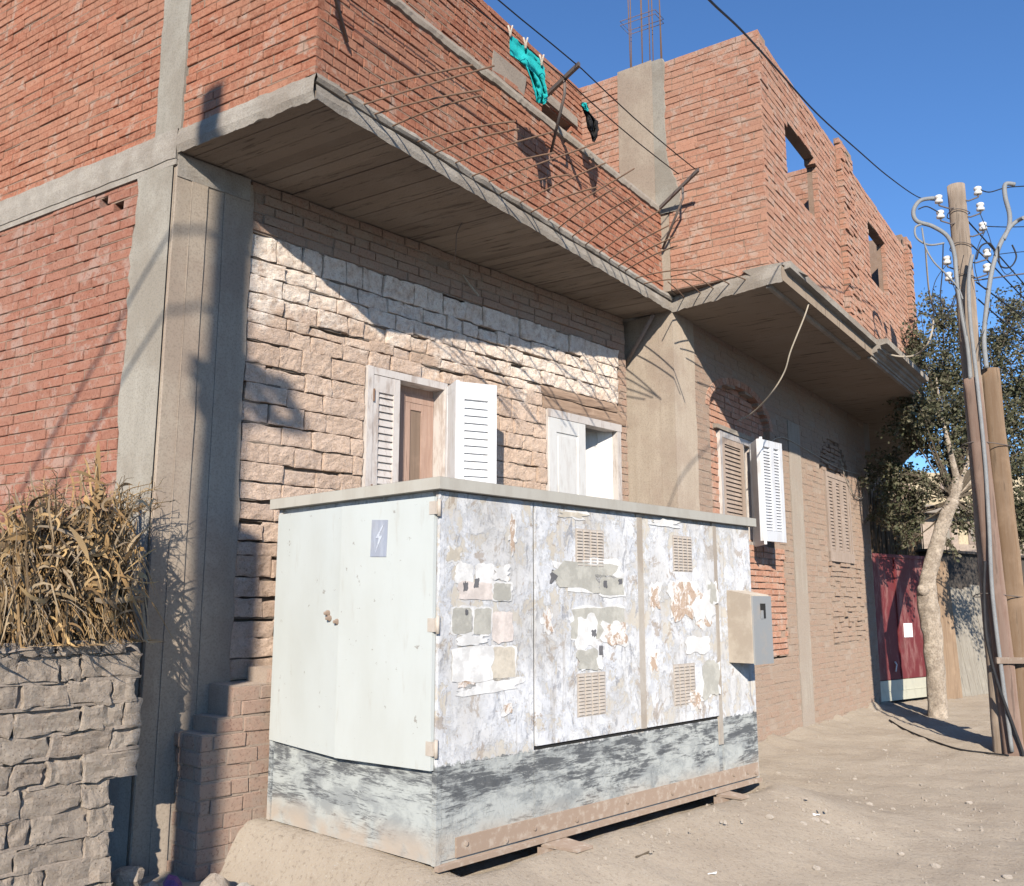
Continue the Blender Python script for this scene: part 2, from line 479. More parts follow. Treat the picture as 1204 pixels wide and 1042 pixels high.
# ------------------------------------------------------------------ materials
RED = [(0.33, 0.135, 0.09), (0.43, 0.185, 0.125), (0.50, 0.225, 0.155), (0.40, 0.165, 0.11), (0.54, 0.27, 0.19), (0.36, 0.155, 0.105)]
M = {}
M['brick_side'] = mat_brick('brick_side', RED, smear=(0.58, 0.54, 0.50), smear_lo=0.55, smear_hi=0.66)
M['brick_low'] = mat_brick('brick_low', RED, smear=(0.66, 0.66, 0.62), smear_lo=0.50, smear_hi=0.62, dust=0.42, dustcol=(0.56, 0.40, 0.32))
M['brick_up'] = mat_brick('brick_up', [(0.40, 0.19, 0.135), (0.52, 0.27, 0.19), (0.58, 0.32, 0.23), (0.46, 0.22, 0.155), (0.50, 0.30, 0.23)], smear=(0.58, 0.52, 0.47), smear_lo=0.50, smear_hi=0.62, dust=0.22, dustcol=(0.55, 0.38, 0.29))
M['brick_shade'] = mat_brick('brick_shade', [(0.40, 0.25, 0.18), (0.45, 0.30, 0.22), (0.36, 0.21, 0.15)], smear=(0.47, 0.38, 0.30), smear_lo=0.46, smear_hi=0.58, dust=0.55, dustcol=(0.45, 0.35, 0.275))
M['brick_dusty'] = mat_brick('brick_dusty', [(0.42, 0.24, 0.17), (0.46, 0.28, 0.20), (0.38, 0.20, 0.14)], smear=(0.47, 0.38, 0.30), smear_lo=0.47, smear_hi=0.58, dust=1.05, dustcol=(0.47, 0.37, 0.295))
M['brick_stub'] = mat_brick('brick_stub', [(0.38, 0.24, 0.18), (0.43, 0.28, 0.21), (0.40, 0.22, 0.16)], smear=(0.44, 0.36, 0.29), smear_lo=0.48, smear_hi=0.62, dust=0.62, dustcol=(0.45, 0.355, 0.285))
M['mortar'] = mat_rough('mortar', (0.36, 0.30, 0.25), (0.44, 0.37, 0.31), 9, 70, 0.006, 0.8)
M['mortar_red'] = mat_rough('mortar_red', (0.40, 0.27, 0.205), (0.48, 0.34, 0.27), 9, 70, 0.006, 0.8)
M['mud_wash'] = mat_rough('mud_wash', (0.44, 0.345, 0.275), (0.50, 0.40, 0.325), 5, 60, 0.008, 0.8)
M['mortar_dark'] = mat_rough('mortar_dark', (0.30, 0.24, 0.19), (0.38, 0.31, 0.25), 9, 60, 0.008, 0.8)
M['stone'] = mat_stone('stone', [(0.41, 0.315, 0.25), (0.48, 0.38, 0.305), (0.45, 0.36, 0.30), (0.37, 0.28, 0.22), (0.51, 0.41, 0.335)], white=0.8, dustcol=(0.48, 0.385, 0.315))
M['rubble'] = mat_stone('rubble', [(0.47, 0.40, 0.33), (0.53, 0.46, 0.38), (0.42, 0.35, 0.29), (0.56, 0.49, 0.41)], dusty=0.7, dustcol=(0.45, 0.38, 0.315))
M['mud'] = mat_rough('mud', (0.42, 0.35, 0.29), (0.50, 0.42, 0.35), 5, 45, 0.012, 0.9)
M['concrete_light'] = mat_rough('concrete_light', (0.50, 0.475, 0.43), (0.60, 0.57, 0.52), 4, 50, 0.006, 0.6, c2=(0.44, 0.40, 0.35), streak=(2.5, 2.5, 0.35))
M['concrete'] = mat_rough('concrete', (0.40, 0.35, 0.295), (0.50, 0.44, 0.375), 4, 50, 0.006, 0.6, c2=(0.44, 0.37, 0.31), streak=(3, 3, 0.4))
M['column_tan'] = mat_rough('column_tan', (0.46, 0.39, 0.32), (0.53, 0.455, 0.38), 3, 45, 0.005, 0.5, c2=(0.42, 0.34, 0.28), streak=(3, 3, 0.3))
M['slab'] = mat_rough('slab_edge', (0.42, 0.38, 0.33), (0.54, 0.49, 0.43), 8, 55, 0.012, 0.8, c2=(0.36, 0.31, 0.26))
M['steel_bar'] = mat_metal('steel_bar', (0.20, 0.125, 0.085), rust=(0.30, 0.17, 0.10), rough=0.8, scale=30)
M['white_paint'] = mat_paint('white_paint', (0.78, 0.77, 0.74), worn=(0.55, 0.49, 0.44), amt=0.35)
M['white_worn'] = mat_paint('white_worn', (0.66, 0.61, 0.57), worn=(0.40, 0.32, 0.27), amt=0.7)
M['bright_white'] = mat_paint('bright_white', (0.82, 0.83, 0.85), worn=(0.60, 0.56, 0.52), amt=0.45)
M['rosy_wood'] = mat_wood('rosy_wood', (0.33, 0.22, 0.175), (0.42, 0.30, 0.245))
M['grey_wood'] = mat_wood('grey_wood', (0.26, 0.205, 0.17), (0.36, 0.29, 0.245))
M['lintel_wood'] = mat_wood('lintel_wood', (0.24, 0.165, 0.12), (0.36, 0.26, 0.195), streak=(3, 3, 30))
M['brown_pane'] = mat_wood('curtain', (0.20, 0.145, 0.11), (0.26, 0.19, 0.145), rough=0.35, streak=(20, 20, 0.6))
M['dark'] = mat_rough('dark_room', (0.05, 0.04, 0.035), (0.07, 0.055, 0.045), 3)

def mat_soffit():
    b = NB('soffit_boards', 0.92, 0.15)
    base = b.mix(b.step(b.island, 0.0, 1.0), (0.36, 0.285, 0.22), (0.46, 0.37, 0.285))
    d = vpdir(-1143); ang = math.atan2(d.y, d.x)
    v = b.mapping(b.pos, (1, 1, 1), (0, 0, -ang))
    vv = b.mapping(v, (2.4, 20, 1))
    st = b.noise(vv, 1.0, 5, 0.65)
    base = b.mix(b.step(st, 0.55, 0.66, 0, 0.7), base, (0.12, 0.09, 0.07))
    base = b.mix(b.step(b.noise(b.pos, 2.0, 5, 0.6), 0.45, 0.75, 0, 0.5), base, (0.50, 0.42, 0.34))
    b.col(base); b.bump(b.math('ADD', st, b.noise(b.pos, 40, 4, 0.6)), 0.7, 0.008)
    return b.mat
M['soffit'] = mat_soffit()

# ------------------------------------------------------------------ frames of the house
A = on_z(151, 1035, 0.0).xy
U = vpdir(1635)                                  # along the street front of the near wing and the cabinet
FW = Frame(A, U)                                 # near wing, ground floor
FL = Frame(A, vpdir(-1143))                      # side wall
ZS = 4.60                                        # underside of the balcony
S = FL.pt(370, 112).xy
Bc = on_z(790, 366, ZS).xy
FS = Frame(S, Bc - S)                            # balcony edge
FC = Frame(Bc, Vector((-U.y, U.x)))              # left face of the street column
G = Frame(Bc, vpdir(1385))                       # far wing, ground floor
BK = on_z(905, 318, 4.76).xy
FR = Frame(BK, vpdir(1350))                      # far wing, upper floor, street side
FF = Frame(BK, vpdir(-1030))                     # far wing, upper floor, left side
SBp = FF.pt(684, 103).xy
FB = Frame(SBp, -vpdir(1337))                    # wall behind the balcony, running towards the camera

X1_ = on_z(920, 329, ZS).xy; FXs_ = Frame(Bc, X1_ - Bc)
house = thing('house', 'two storey unplastered red brick house with projecting balcony slab and shuttered windows', 'house', (A.x, A.y, 0))

# ---- side wall (left of the corner)
mb = MB()
SW0 = FL.px(160, 210)[0]
def sp_low(za, zb):
    e = 0.40 + 0.05 * mnoise.noise(Vector((za * 9, 1.3, 0)))
    iv = [(e, 6.2)]
    if za > 4.30: iv = subtract(iv, [(0.55, 0.66)] if zb < 4.45 else ([(0.73, 0.83)] if zb < 4.52 else []))
    return iv
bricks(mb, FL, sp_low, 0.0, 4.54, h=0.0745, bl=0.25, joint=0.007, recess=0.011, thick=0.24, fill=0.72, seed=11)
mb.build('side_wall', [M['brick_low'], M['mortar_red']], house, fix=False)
mb = MB()
COL0, COL1 = FL.px(222, 5)[0], FL.px(196, 5)[0]
bricks(mb, FL, lambda a, b: [(COL1 + 0.01 + 0.012 * rnd.random(), 6.2)], 4.75, 7.6, h=0.066, bl=0.25, joint=0.007, recess=0.011, thick=0.24, fill=0.45, seed=12)
SLc = (FL.P - S).length                          # distance corner -> slab tip
bricks(mb, FL, lambda a, b: [(-SLc + 0.012, COL0 - 0.005)], 4.75, 5.67, h=0.066, bl=0.25, joint=0.007, recess=0.011, thick=0.12, fill=0.40, seed=13, out=-0.006)
bricks(mb, FL, lambda a, b: [(-0.33, COL0 - 0.005)], 5.67, 7.45, h=0.066, bl=0.25, joint=0.007, recess=0.011, thick=0.12, fill=0.45, seed=14, out=-0.006)
mb.build('upper_side_wall', [M['brick_side'], M['mortar_red']], house, fix=False)

# ---- corner column, ring beam, upper column
def rough_edge(z, k): return 0.02 * mnoise.noise(Vector((k * 3.1, z * 5.0, k))) + 0.012 * mnoise.noise(Vector((k, z * 17.0, 2.0)))
mb = MB()
n = 60; g = []
for i in range(n + 1):
    z = -0.05 + 4.60 * i / n
    wL = 0.405 + 0.5 * rough_edge(z, 1) + 0.05 * mnoise.noise(Vector((z * 2.2, 4, 1))) + 0.03 * mnoise.noise(Vector((z * 9, 4, 1))) + 0.015 * mnoise.noise(Vector((z * 25, 4, 1)))
    g.append([FL.at(wL, -0.03, z), FL.at(wL - 0.006, 0.014, z), FL.at(0.26, 0.016 + 0.004 * fbm((z * 2, 0, 0)), z), FL.at(0.10, 0.014 + 0.004 * fbm((z * 2, 3, 0)), z), FL.at(0.016, 0.012, z)])
mb.sheet(g, 0, False)
# street face: four formwork boards, each at its own depth, with a fin of cement between
cs = [0.0, 0.115, 0.225, 0.36, 0.585]
for k in range(4):
    a0, a1 = cs[k], cs[k + 1]; off = (0.012, 0.018, 0.010, 0.014)[k]; g = []
    for i in range(n + 1):
        z = -0.05 + 4.60 * i / n
        e0 = 0.006 * mnoise.noise(Vector((k * 7.7, z * 1.3, 0))); e1 = 0.006 * mnoise.noise(Vector(((k + 1) * 7.7, z * 1.3, 0)))
        if k == 3: e1 += rough_edge(z, 5)
        w = off + 0.003 * fbm((z * 2.0, k, 0))
        g.append([FW.at(a0 + e0, w - 0.02, z), FW.at(a0 + e0 + 0.002, w, z), FW.at((a0 + a1) / 2, w + 0.002 * fbm((z * 3, k, 7)), z), FW.at(a1 + e1 - 0.002, w, z), FW.at(a1 + e1, w - 0.03, z)])
    mb.sheet(g, 1, False)
    if k in (1, 2):
        pts = []
        for i in range(n + 1):
            z = -0.05 + 4.5 * i / n
            pts.append(FW.at(a0 + 0.006 * mnoise.noise(Vector((k * 7.7, z * 1.3, 0))), 0.016, z))
        mb.tube(pts, [0.0035 + 0.005 * max(0, mnoise.noise(Vector((k * 5, p.z * 3.0, 0)))) for p in pts], 5, 1)
mb.fbox(FW, 0.0, 0.56, -0.38, -0.012, -0.05, 4.56, 1)
mb.build('corner_column', [M['concrete_light'], M['column_tan']], house)
mb = MB()
g = []
for i in range(71):
    a = -0.02 + 6.3 * i / 70; j = 0.010 * fbm((a * 5, 0, 0)); t = 0.015 * fbm((a * 4, 5, 0))
    g.append([FL.at(a, -0.02, 4.535 + j), FL.at(a, 0.022, 4.545 + j), FL.at(a, 0.028 + 0.004 * fbm((a * 9, 2, 2)), 4.64), FL.at(a, 0.02, 4.755 + t), FL.at(a, -0.04, 4.765 + t)])
mb.sheet(g, 0, False)
mb.fbox(FL, -0.015, 6.2, -0.24, 0.015, 4.50, 4.748, 0)
mb.fbox(FW, 0.005, 0.55, -0.3, 0.02, 4.42, 4.585, 0)
mb.build('ring_beam', M['slab'], house)
mb = MB()
g = []
for i in range(41):
    z = 4.73 + 2.75 * i / 40
    g.append([FL.at(COL1 + 0.02 + rough_edge(z, 2) * 0.7, -0.02, z), FL.at(COL1 + 0.015 + rough_edge(z, 2) * 0.7, 0.008, z), FL.at((COL0 + COL1) / 2, 0.012, z), FL.at(COL0 - 0.012 + rough_edge(z, 3) * 0.7, 0.009, z), FL.at(COL0 - 0.015 + rough_edge(z, 3) * 0.7, -0.02, z)])
mb.sheet(g, 0, False); mb.fbox(FL, COL0, COL1, -0.24, 0.0, 4.75, 7.48, 0)
mb.build('upper_column', M['concrete_light'], house)

# ---- balcony slab: board-marked soffit, cast edge, screed lip
mb = MB()
W_end = FW.px(735, 400)[0]
c_in = FW.at(W_end, 0.0, 0).xy
ta = FL.d
nb = 34
wid = (Bc - S).length
# boards run back from the front edge, parallel to the side wall
for k in range(46):
    s0, s1 = k * 0.112, (k + 1) * 0.112
    if s0 > wid: break
    s1 = min(s1, wid)
    def back(sv):
        p = FS.at(sv, 0, 0).xy; d = ta
        # intersect with the wall line FW (offset -0.05)
        num = (FW.P + FW.n * -0.05 - p).dot(FW.n); den = d.dot(FW.n)
        return p + d * (num / den)
    z = ZS + rnd.uniform(-0.004, 0.004)
    p = [FS.at(s0, -0.004, z).xy, FS.at(s1 - 0.003, -0.004, z).xy, back(s1 - 0.003), back(s0)]
    b0 = len(mb.v); mb.v += [(q.x, q.y, z) for q in p] + [(q.x, q.y, ZS + 0.05) for q in p]
    mb.quad_faces(b0, [(3, 2, 1, 0), (4, 5, 6, 7), (0, 1, 5, 4), (1, 2, 6, 5), (2, 3, 7, 6), (3, 0, 4, 7)], 0)
g = []
N = 150
for i in range(N + 1):
    a = wid * i / N; j = 0.012 * fbm((a * 7, 0, 0)) + 0.008 * mnoise.noise(Vector((a * 30, 0, 1)))
    g.append([FS.at(a, -0.02, ZS + 0.01), FS.at(a, 0.004, ZS - 0.012 + j), FS.at(a, 0.012 + 0.006 * fbm((a * 4, 1, 0)), ZS + 0.03), FS.at(a, 0.008 + 0.006 * fbm((a * 4, 2, 0)), ZS + 0.085), FS.at(a, -0.03, ZS + 0.092)])
mb.sheet(g, 1, False)
g = []
for i in range(N + 1):
    a = -0.01 + (wid + 0.01) * i / N; j = 0.012 * fbm((a * 5, 7, 0)); gap = 0.016 * max(0, mnoise.noise(Vector((a * 1.6, 0, 9))) + 0.35)
    g.append([FS.at(a, -0.03, ZS + 0.087 + gap), FS.at(a, 0.020 + j, ZS + 0.090 + gap), FS.at(a, 0.032 + j, ZS + 0.120), FS.at(a, 0.022 + j, ZS + 0.150 + 0.5 * j), FS.at(a, -0.08, ZS + 0.155)])
mb.sheet(g, 1, False)
g = []
for i in range(61):
    a = -SLc - 0.012 + (SLc) * i / 60; j = 0.014 * fbm((a * 7, 0, 4)) + 0.008 * mnoise.noise(Vector((a * 30, 3, 1)))
    g.append([FL.at(a, -0.02, ZS), FL.at(a, 0.010, ZS - 0.02 + j), FL.at(a, 0.026 + 0.008 * fbm((a * 4, 1, 9)), ZS + 0.03), FL.at(a, 0.022 + 0.008 * fbm((a * 6, 2, 9)), ZS + 0.10), FL.at(a, 0.008, ZS + 0.150 + j * 0.6), FL.at(a, -0.03, ZS + 0.158)])
mb.sheet(g, 1, False)
pf = [S + (FS.d + FL.d).normalized() * 0.02, Bc, c_in, FW.at(0.0, -0.02, 0).xy]
mb.prism(pf, ZS + 0.03, ZS + 0.146, 1)
slab = mb.build('balcony_slab', [M['soffit'], M['slab']], house)

# reinforcing bars left sticking out of the slab edge
bars = [((0, 310), (465, 228)), ((60, 360), (540, 230)), ((110, 405), (495, 315)), ((180, 440), (490, 335)), ((265, 490), (610, 425)), ((330, 525), (625, 452)),
        ((390, 575), (745, 462)), ((460, 622), (750, 535)), ((500, 648), (915, 495)), ((560, 682), (800, 612)), ((620, 720), (930, 570)), ((668, 748), (900, 655)), ((720, 780), (1030, 590)),
        ((765, 812), (965, 655)), ((812, 838), (1020, 690)), ((860, 862), (1050, 712)), ((905, 892), (1120, 735)), ((940, 915), (1150, 790)), ((975, 940), (1170, 830)), ((1000, 960), (1180, 860)), ((1035, 975), (1188, 900)), ((1065, 995), (1200, 935))]
for a, b_ in bars:
    s0, z0 = FS.px(a[0] / 2.977 + 400, a[1] / 2.977); o = 0.86
    s1, z1 = FS.px(b_[0] / 2.977 + 400, b_[1] / 2.977, o)
    if s0 > 4.2: s1 = s0 + (s1 - s0) * 0.6
    pts = []
    for i in range(9):
        t = i / 8; k = t * t
        pts.append(FS.at(s0 + (s1 - s0) * t, -0.05 + (o + 0.05) * t, 4.715 + (z1 - 4.715) * (0.75 * t + 0.25 * k) + 0.012 * math.sin(t * math.pi)))
    mb = MB(); mb.tube(pts, 0.0062, 6, 0); mb.build('reinforcing_bar', M['steel_bar'], slab)

for (xa, ya), (xb, yb) in (((500, 625), (412, 485)), ((615, 600), (510, 470)), ((712, 580), (560, 420)), ((830, 548), (612, 400)), ((945, 522), (732, 400))):
    s0, z0 = FXs_.px(xa / 6.02 + 720, ya / 6.02 + 250); o = 0.62
    s1, z1 = FXs_.px(xb / 6.02 + 720, yb / 6.02 + 250, o); s1 = s0 + (s1 - s0) * 0.9
    pts = [FXs_.at(s0 + (s1 - s0) * t, -0.05 + (o + 0.05) * t, 4.705 + (z1 - 4.705) * t + 0.01 * math.sin(t * 3.1)) for t in (0, .2, .4, .6, .8, 1)]
    mb = MB(); mb.tube(pts, 0.0062, 6, 0); mb.build('reinforcing_bar', M['steel_bar'], slab)

# ---- stone wall of the near wing
w1a, w1b = FW.px(431, 440)[0], FW.px(524, 460)[0]; W1T = 3.43
w2a, w2b = FW.px(643, 482)[0], FW.px(728, 505)[0]; W2T = 3.42
WB = 2.02
STE = FW.px(727, 430)[0]
def sp_stone(za, zb):
    zm = (za + zb) / 2
    e = 0.585 + 0.02 * mnoise.noise(Vector((zm * 6, 0, 3)))
    iv = [(e, STE + 0.03 * mnoise.noise(Vector((zm * 5, 0, 8))))]
    cut = []
    if zb > WB and za < W1T: cut.append((w1a - 0.01, w1b + 0.02))
    if zb > WB and za < 3.63: cut.append((w2a - (0.01 if zm < 3.42 else 0.07), w2b + 0.02 + (0 if zm < 3.42 else 0.1)))
    return subtract(iv, cut)
mb = MB()
stones(mb, FW, lambda a, b: sp_stone(a, b), 0.0, WB, h=0.138, seed=21, amp=0.009, missing=0.0, fill=0.6, recess=0.022, joint=0.009, rr=0.013)
stones(mb, FW, lambda a, b: sp_stone(a, b), WB, W1T, h=0.134, seed=22, amp=0.009, missing=0.0, fill=0.5, recess=0.022, joint=0.009, rr=0.013)
stones(mb, FW, lambda a, b: sp_stone(a, b), W1T, 3.64, h=0.115, seed=23, amp=0.009, missing=0.0, fill=0.5, recess=0.022, joint=0.009, rr=0.013)
stones(mb, FW, lambda a, b: sp_stone(a, b), 3.64, 4.22, h=0.130, seed=24, fill=0.45, recess=0.022, joint=0.010, rr=0.014, wl=(0.14, 0.32), missing=0.0, amp=0.011)
mb.build('stone_wall', [M['stone'], M['mortar_dark']], house, fix=False)
mb = MB()
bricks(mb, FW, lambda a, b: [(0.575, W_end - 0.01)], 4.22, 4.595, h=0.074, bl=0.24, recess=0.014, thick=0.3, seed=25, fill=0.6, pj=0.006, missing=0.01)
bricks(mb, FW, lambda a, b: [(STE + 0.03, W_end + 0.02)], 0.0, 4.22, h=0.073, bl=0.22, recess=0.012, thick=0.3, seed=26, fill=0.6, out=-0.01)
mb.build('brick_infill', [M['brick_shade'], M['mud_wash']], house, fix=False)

# ---- street column between the wings
mb = MB()
dc = Vector((-U.y, U.x)); ce_ = G.px(822, 590)[0]
n = 50
g = []
for i in range(n + 1):
    z = -0.05 + 4.66 * i / n
    g.append([FC.at(0.64 + 0.3 * rough_edge(z, 6), -0.02, z), FC.at(0.63 + 0.3 * rough_edge(z, 6), 0.004, z), FC.at(0.42, 0.004 + 0.003 * fbm((z * 2, 1, 1)), z), FC.at(0.21, 0.004 + 0.003 * fbm((z * 2, 5, 1)), z), FC.at(0.004, 0.002, z),
              G.at(0.002, 0.004, z), G.at(ce_ * 0.35, 0.006 + 0.002 * fbm((z * 2, 8, 1)), z), G.at(ce_ * 0.7, 0.006, z), G.at(ce_ + rough_edge(z, 7), 0.004, z), G.at(ce_ + 0.004 + rough_edge(z, 7), -0.02, z)])
mb.sheet(g, 0, False)
# formwork seams
for a in (0.17, 0.33, 0.5):
    mb.tube([FC.at(a + 0.004 * mnoise.noise(Vector((a * 9, z * 0.3, 0))), 0.004, z * 0.1) for z in range(0, 46)], 0.0028, 4, 0)
mb.build('street_column', M['column_tan'], house)

# ---- far wing, ground floor (mud-washed brickwork, arched niche)
gL, gR = 0.876, 2.76; gsp, gtop = 3.75, 4.13
END = 7.26
w4a, w4b, w4t, w4z = 4.92, 6.12, 3.50, 2.24
def arch_iv(z):
    if z < gsp: return (gL, gR)
    c = (gL + gR) / 2; t = (z - gsp) / (gtop - gsp)
    if t >= 1: return None
    hw = (gR - gL) / 2 * math.sqrt(1 - t * t); return (c - hw, c + hw)
ZR0 = 0.98
def sp_plain(za, zb):
    zm = (za + zb) / 2; iv = [(ce_ - 0.02, END)]; cut = [(3.42, 3.90)] if zm < 3.95 else []
    if 2.28 < zm:
        k = arch_iv(zm)
        if k: cut.append(k)
    elif zm > ZR0:
        jl = 0.12 * mnoise.noise(Vector((zm * 21, 3, 3))); jr = 0.16 * mnoise.noise(Vector((zm * 17, 8, 3)))
        cut.append((1.15 + jl, 3.05 + jr))
    if w4z < zm < w4t: cut.append((w4a, w4b))
    if w4t < zm < 4.03:
        t = (zm - w4t) / (4.03 - w4t); hw = 0.72 * math.sqrt(max(0, 1 - t * t)); cut.append((5.45 - hw, 5.45 + hw))
    return subtract(iv, cut)
mb = MB()
bricks(mb, G, sp_plain, -0.15, 4.60, h=0.0735, bl=0.245, joint=0.008, recess=0.004, thick=0.25, seed=31, fill=0.92, pj=0.0025, jit=0.004)
mb.build('street_wall', [M['brick_dusty'], M['mud_wash']], house, fix=False)
mb = MB()
def sp_red(za, zb):
    zm = (za + zb) / 2
    jl = 0.12 * mnoise.noise(Vector((zm * 21, 3, 3))); jr = 0.16 * mnoise.noise(Vector((zm * 17, 8, 3)))
    return [(1.15 + jl, 3.05 + jr)]
bricks(mb, G, sp_red, ZR0, 2.28, h=0.0735, bl=0.22, joint=0.012, recess=0.018, thick=0.25, seed=32, fill=0.55, pj=0.006, missing=0.012)
w3a, w3b, w3t, w3z = 1.285, 2.30, 3.55, 2.32
def sp_niche(za, zb):
    zm = (za + zb) / 2; k = arch_iv(zm)
    if not k: return []
    iv = [(k[0] - 0.02, k[1] + 0.02)]
    return subtract(iv, [(w3a, w3b)] if w3z < zm < w3t else [])
bricks(mb, G, sp_niche, 2.28, gtop, h=0.0735, bl=0.22, joint=0.011, recess=0.014, thick=0.15, out=-0.09, seed=33, fill=0.6)
# arch ring of bricks on edge
cA = (gL + gR) / 2
for k in range(26):
    th0 = math.pi * (k + 0.06) / 26; th1 = math.pi * (k + 0.94) / 26; q = []
    for o in (-0.10, 0.006 + rnd.uniform(-.004, .004)):
        for th, rr_ in ((th0, 0.0), (th1, 0.0), (th1, 0.10), (th0, 0.10)):
            q.append(G.at(cA + ((gR - gL) / 2 + rr_) * math.cos(th), o, gsp + (gtop - gsp + rr_ * 0.8) * math.sin(th)))
    mb.hexa([q[4], q[5], q[1], q[0], q[7], q[6], q[2], q[3]], 0)
mb.build('exposed_brickwork', [M['brick_up'], M['mortar_red']], house, fix=False)
mb = MB()
n = 40; g = []
for i in range(n + 1):
    z = -0.15 + 4.15 * i / n
    g.append([G.at(3.42 + rough_edge(z, 8), -0.03, z), G.at(3.425 + rough_edge(z, 8), 0.008, z), G.at(3.66, 0.012 + 0.003 * fbm((z * 2, 1, 4)), z), G.at(3.895 + rough_edge(z, 9), 0.009, z), G.at(3.90 + rough_edge(z, 9), -0.03, z)])
mb.sheet(g, 0, False); mb.fbox(G, 3.42, 3.90, -0.25, -0.02, -0.15, 4.0, 0)
mb.build('wall_column', M['concrete'], house)
# rough filling in the blind arch over the last window
mb = MB()
def sp_blind(za, zb):
    t = ((za + zb) / 2 - w4t) / (4.03 - w4t); hw = 0.72 * math.sqrt(max(0, 1 - t * t)); return [(5.45 - hw, 5.45 + hw)]
bricks(mb, G, sp_blind, w4t, 4.03, h=0.07, bl=0.2, joint=0.014, recess=0.03, thick=0.15, out=-0.03, seed=35, fill=0.35, pj=0.016, jit=0.006, missing=0.05)
mb.build('rough_infill', [M['brick_dusty'], M['mud_wash']], house, fix=False)
mb = MB()
def sp_rough(za, zb): return [(4.95 + rnd.uniform(-.08, .08), 6.5 + rnd.uniform(-.15, .1))]
bricks(mb, G, sp_rough, 1.05, 2.2, h=0.0735, bl=0.23, joint=0.014, recess=0.022, thick=0.03, out=0.012, seed=36, fill=0.45, pj=0.008, jit=0.005, core=False, missing=0.12)
mb.build('rough_infill', [M['brick_dusty'], M['mud_wash']], house, fix=False)

# end and rear walls closing the house
mb = MB()
ge = G.at(END, 0, 0).xy; fe = FL.at(6.2, -0.24, 0).xy
FE = Frame(ge, dc, n=(U.x, U.y))
mb.fbox(FE, 0.0, 4.0, -0.25, -0.004, -0.15, 4.58, 0)
ee = FE.at(4.0, -0.02, 0).xy
FBk = Frame(ee, fe - ee, n=(0, 1)); LB = (fe - ee).length
mb.fbox(FBk, 0.0, LB, -0.25, 0.0, -0.15, 7.3, 0)
mb.build('rear_wall', M['mud'], house)
# floor of the upper storey keeps the ground floor dark
mb = MB()
mb.prism([FL.at(0.02, -0.03, 0).xy, FW.at(W_end, -0.06, 0).xy, G.at(0.3, -0.2, 0).xy, G.at(END - 0.02, -0.03, 0).xy, FE.at(3.95, -0.1, 0).xy, FL.at(6.1, -0.1, 0).xy], 4.605, 4.74, 0)
mb.build('floor_slab', M['slab'], house)

mb = MB()
FE3 = Frame(G.at(END, -1.25, 0).xy, G.d, n=G.n)
bricks(mb, FE3, lambda a, b: [(0.02, FE3.px(1078, 600)[0])], -0.15, 4.58, h=0.0735, bl=0.245, joint=0.009, recess=0.010, thick=0.25, seed=37, fill=0.8)
mb.build('recessed_wall', [M['brick_dusty'], M['mud_wash']], house, fix=False)
# ---- cornice slab of the far wing
X1 = on_z(920, 329, ZS).xy; X2 = on_z(1075, 460, ZS).xy
FX = Frame(X1, X2 - X1); XL = (X2 - X1).length
mid = FX.px(1025, 412)[0]
mb = MB()
back1 = G.at(END, 0.0, 0).xy
far = on_z(1079, 529, ZS).xy; sE = FE3.px(1078, 600)[0] + END
print('FAR', (far - G.P).dot(G.d), (far - G.P).dot(G.n), sE)
mb.prism([Bc + U * 0.01, X1, X2, far, G.at(max(sE, (far - G.P).dot(G.d)) , -2.2, 0).xy, G.at(END + 0.02, -2.2, 0).xy, G.at(END - 0.1, -0.05, 0).xy, G.at(0.2, -0.05, 0).xy], ZS, ZS + 0.14, 0)
FXs = Frame(Bc, X1 - Bc); L1 = (X1 - Bc).length
g = []
for i in range(61):
    a = -0.01 + (L1 + 0.01) * i / 60; j = 0.016 * fbm((a * 5, 0, 2)) + 0.008 * mnoise.noise(Vector((a * 28, 0, 5)))
    g.append([FXs.at(a, -0.02, ZS + 0.01), FXs.at(a, 0.006, ZS - 0.014 + j), FXs.at(a, 0.014 + 0.01 * fbm((a * 4, 1, 3)), ZS + 0.05), FXs.at(a, 0.012 + 0.01 * fbm((a * 4, 2, 3)), ZS + 0.11), FXs.at(a, 0.0, ZS + 0.155 + j * 0.5), FXs.at(a, -0.5, ZS + 0.16)])
mb.sheet(g, 1, False)
# moulded edge: profile (outward, height) extruded along the street side
prof = [(-0.02, 0.005), (-0.02, -0.03), (0.02, -0.03), (0.03, 0.00), (0.045, 0.005), (0.05, 0.03), (0.09, 0.045), (0.10, 0.075), (0.13, 0.08), (0.14, 0.115), (0.22, 0.13), (0.23, 0.19), (0.0, 0.20), (-0.25, 0.195)]
def extrude(a0, a1, od, zd, sc=1.0):
    segs = 24; g = []
    for i in range(segs + 1):
        a = a0 + (a1 - a0) * i / segs
        g.append([FX.at(a, od + p[0] * sc + 0.004 * fbm((a * 4, k, 1)), ZS + zd + p[1] * sc + 0.003 * fbm((a * 3, k, 6))) for k, p in enumerate(prof)])
    mb.sheet(g, 1, False)
    for row in (g[0], g[-1]):
        b0 = len(mb.v); mb.v += [tuple(p) for p in row]; mb.quad_faces(b0, [tuple(range(len(row)))], 1)
extrude(0.06, mid, -0.16, 0.0)
extrude(mid + 0.01, XL + 0.1, -0.04, 0.0)
mb.build('cornice', [M['soffit'], M['slab']], house)
mb = MB()
mb.fbox(FE, 0.0, 2.3, 0.0, 0.22, 4.12, 4.58, 0)
mb.build('end_beam', M['concrete'], house)

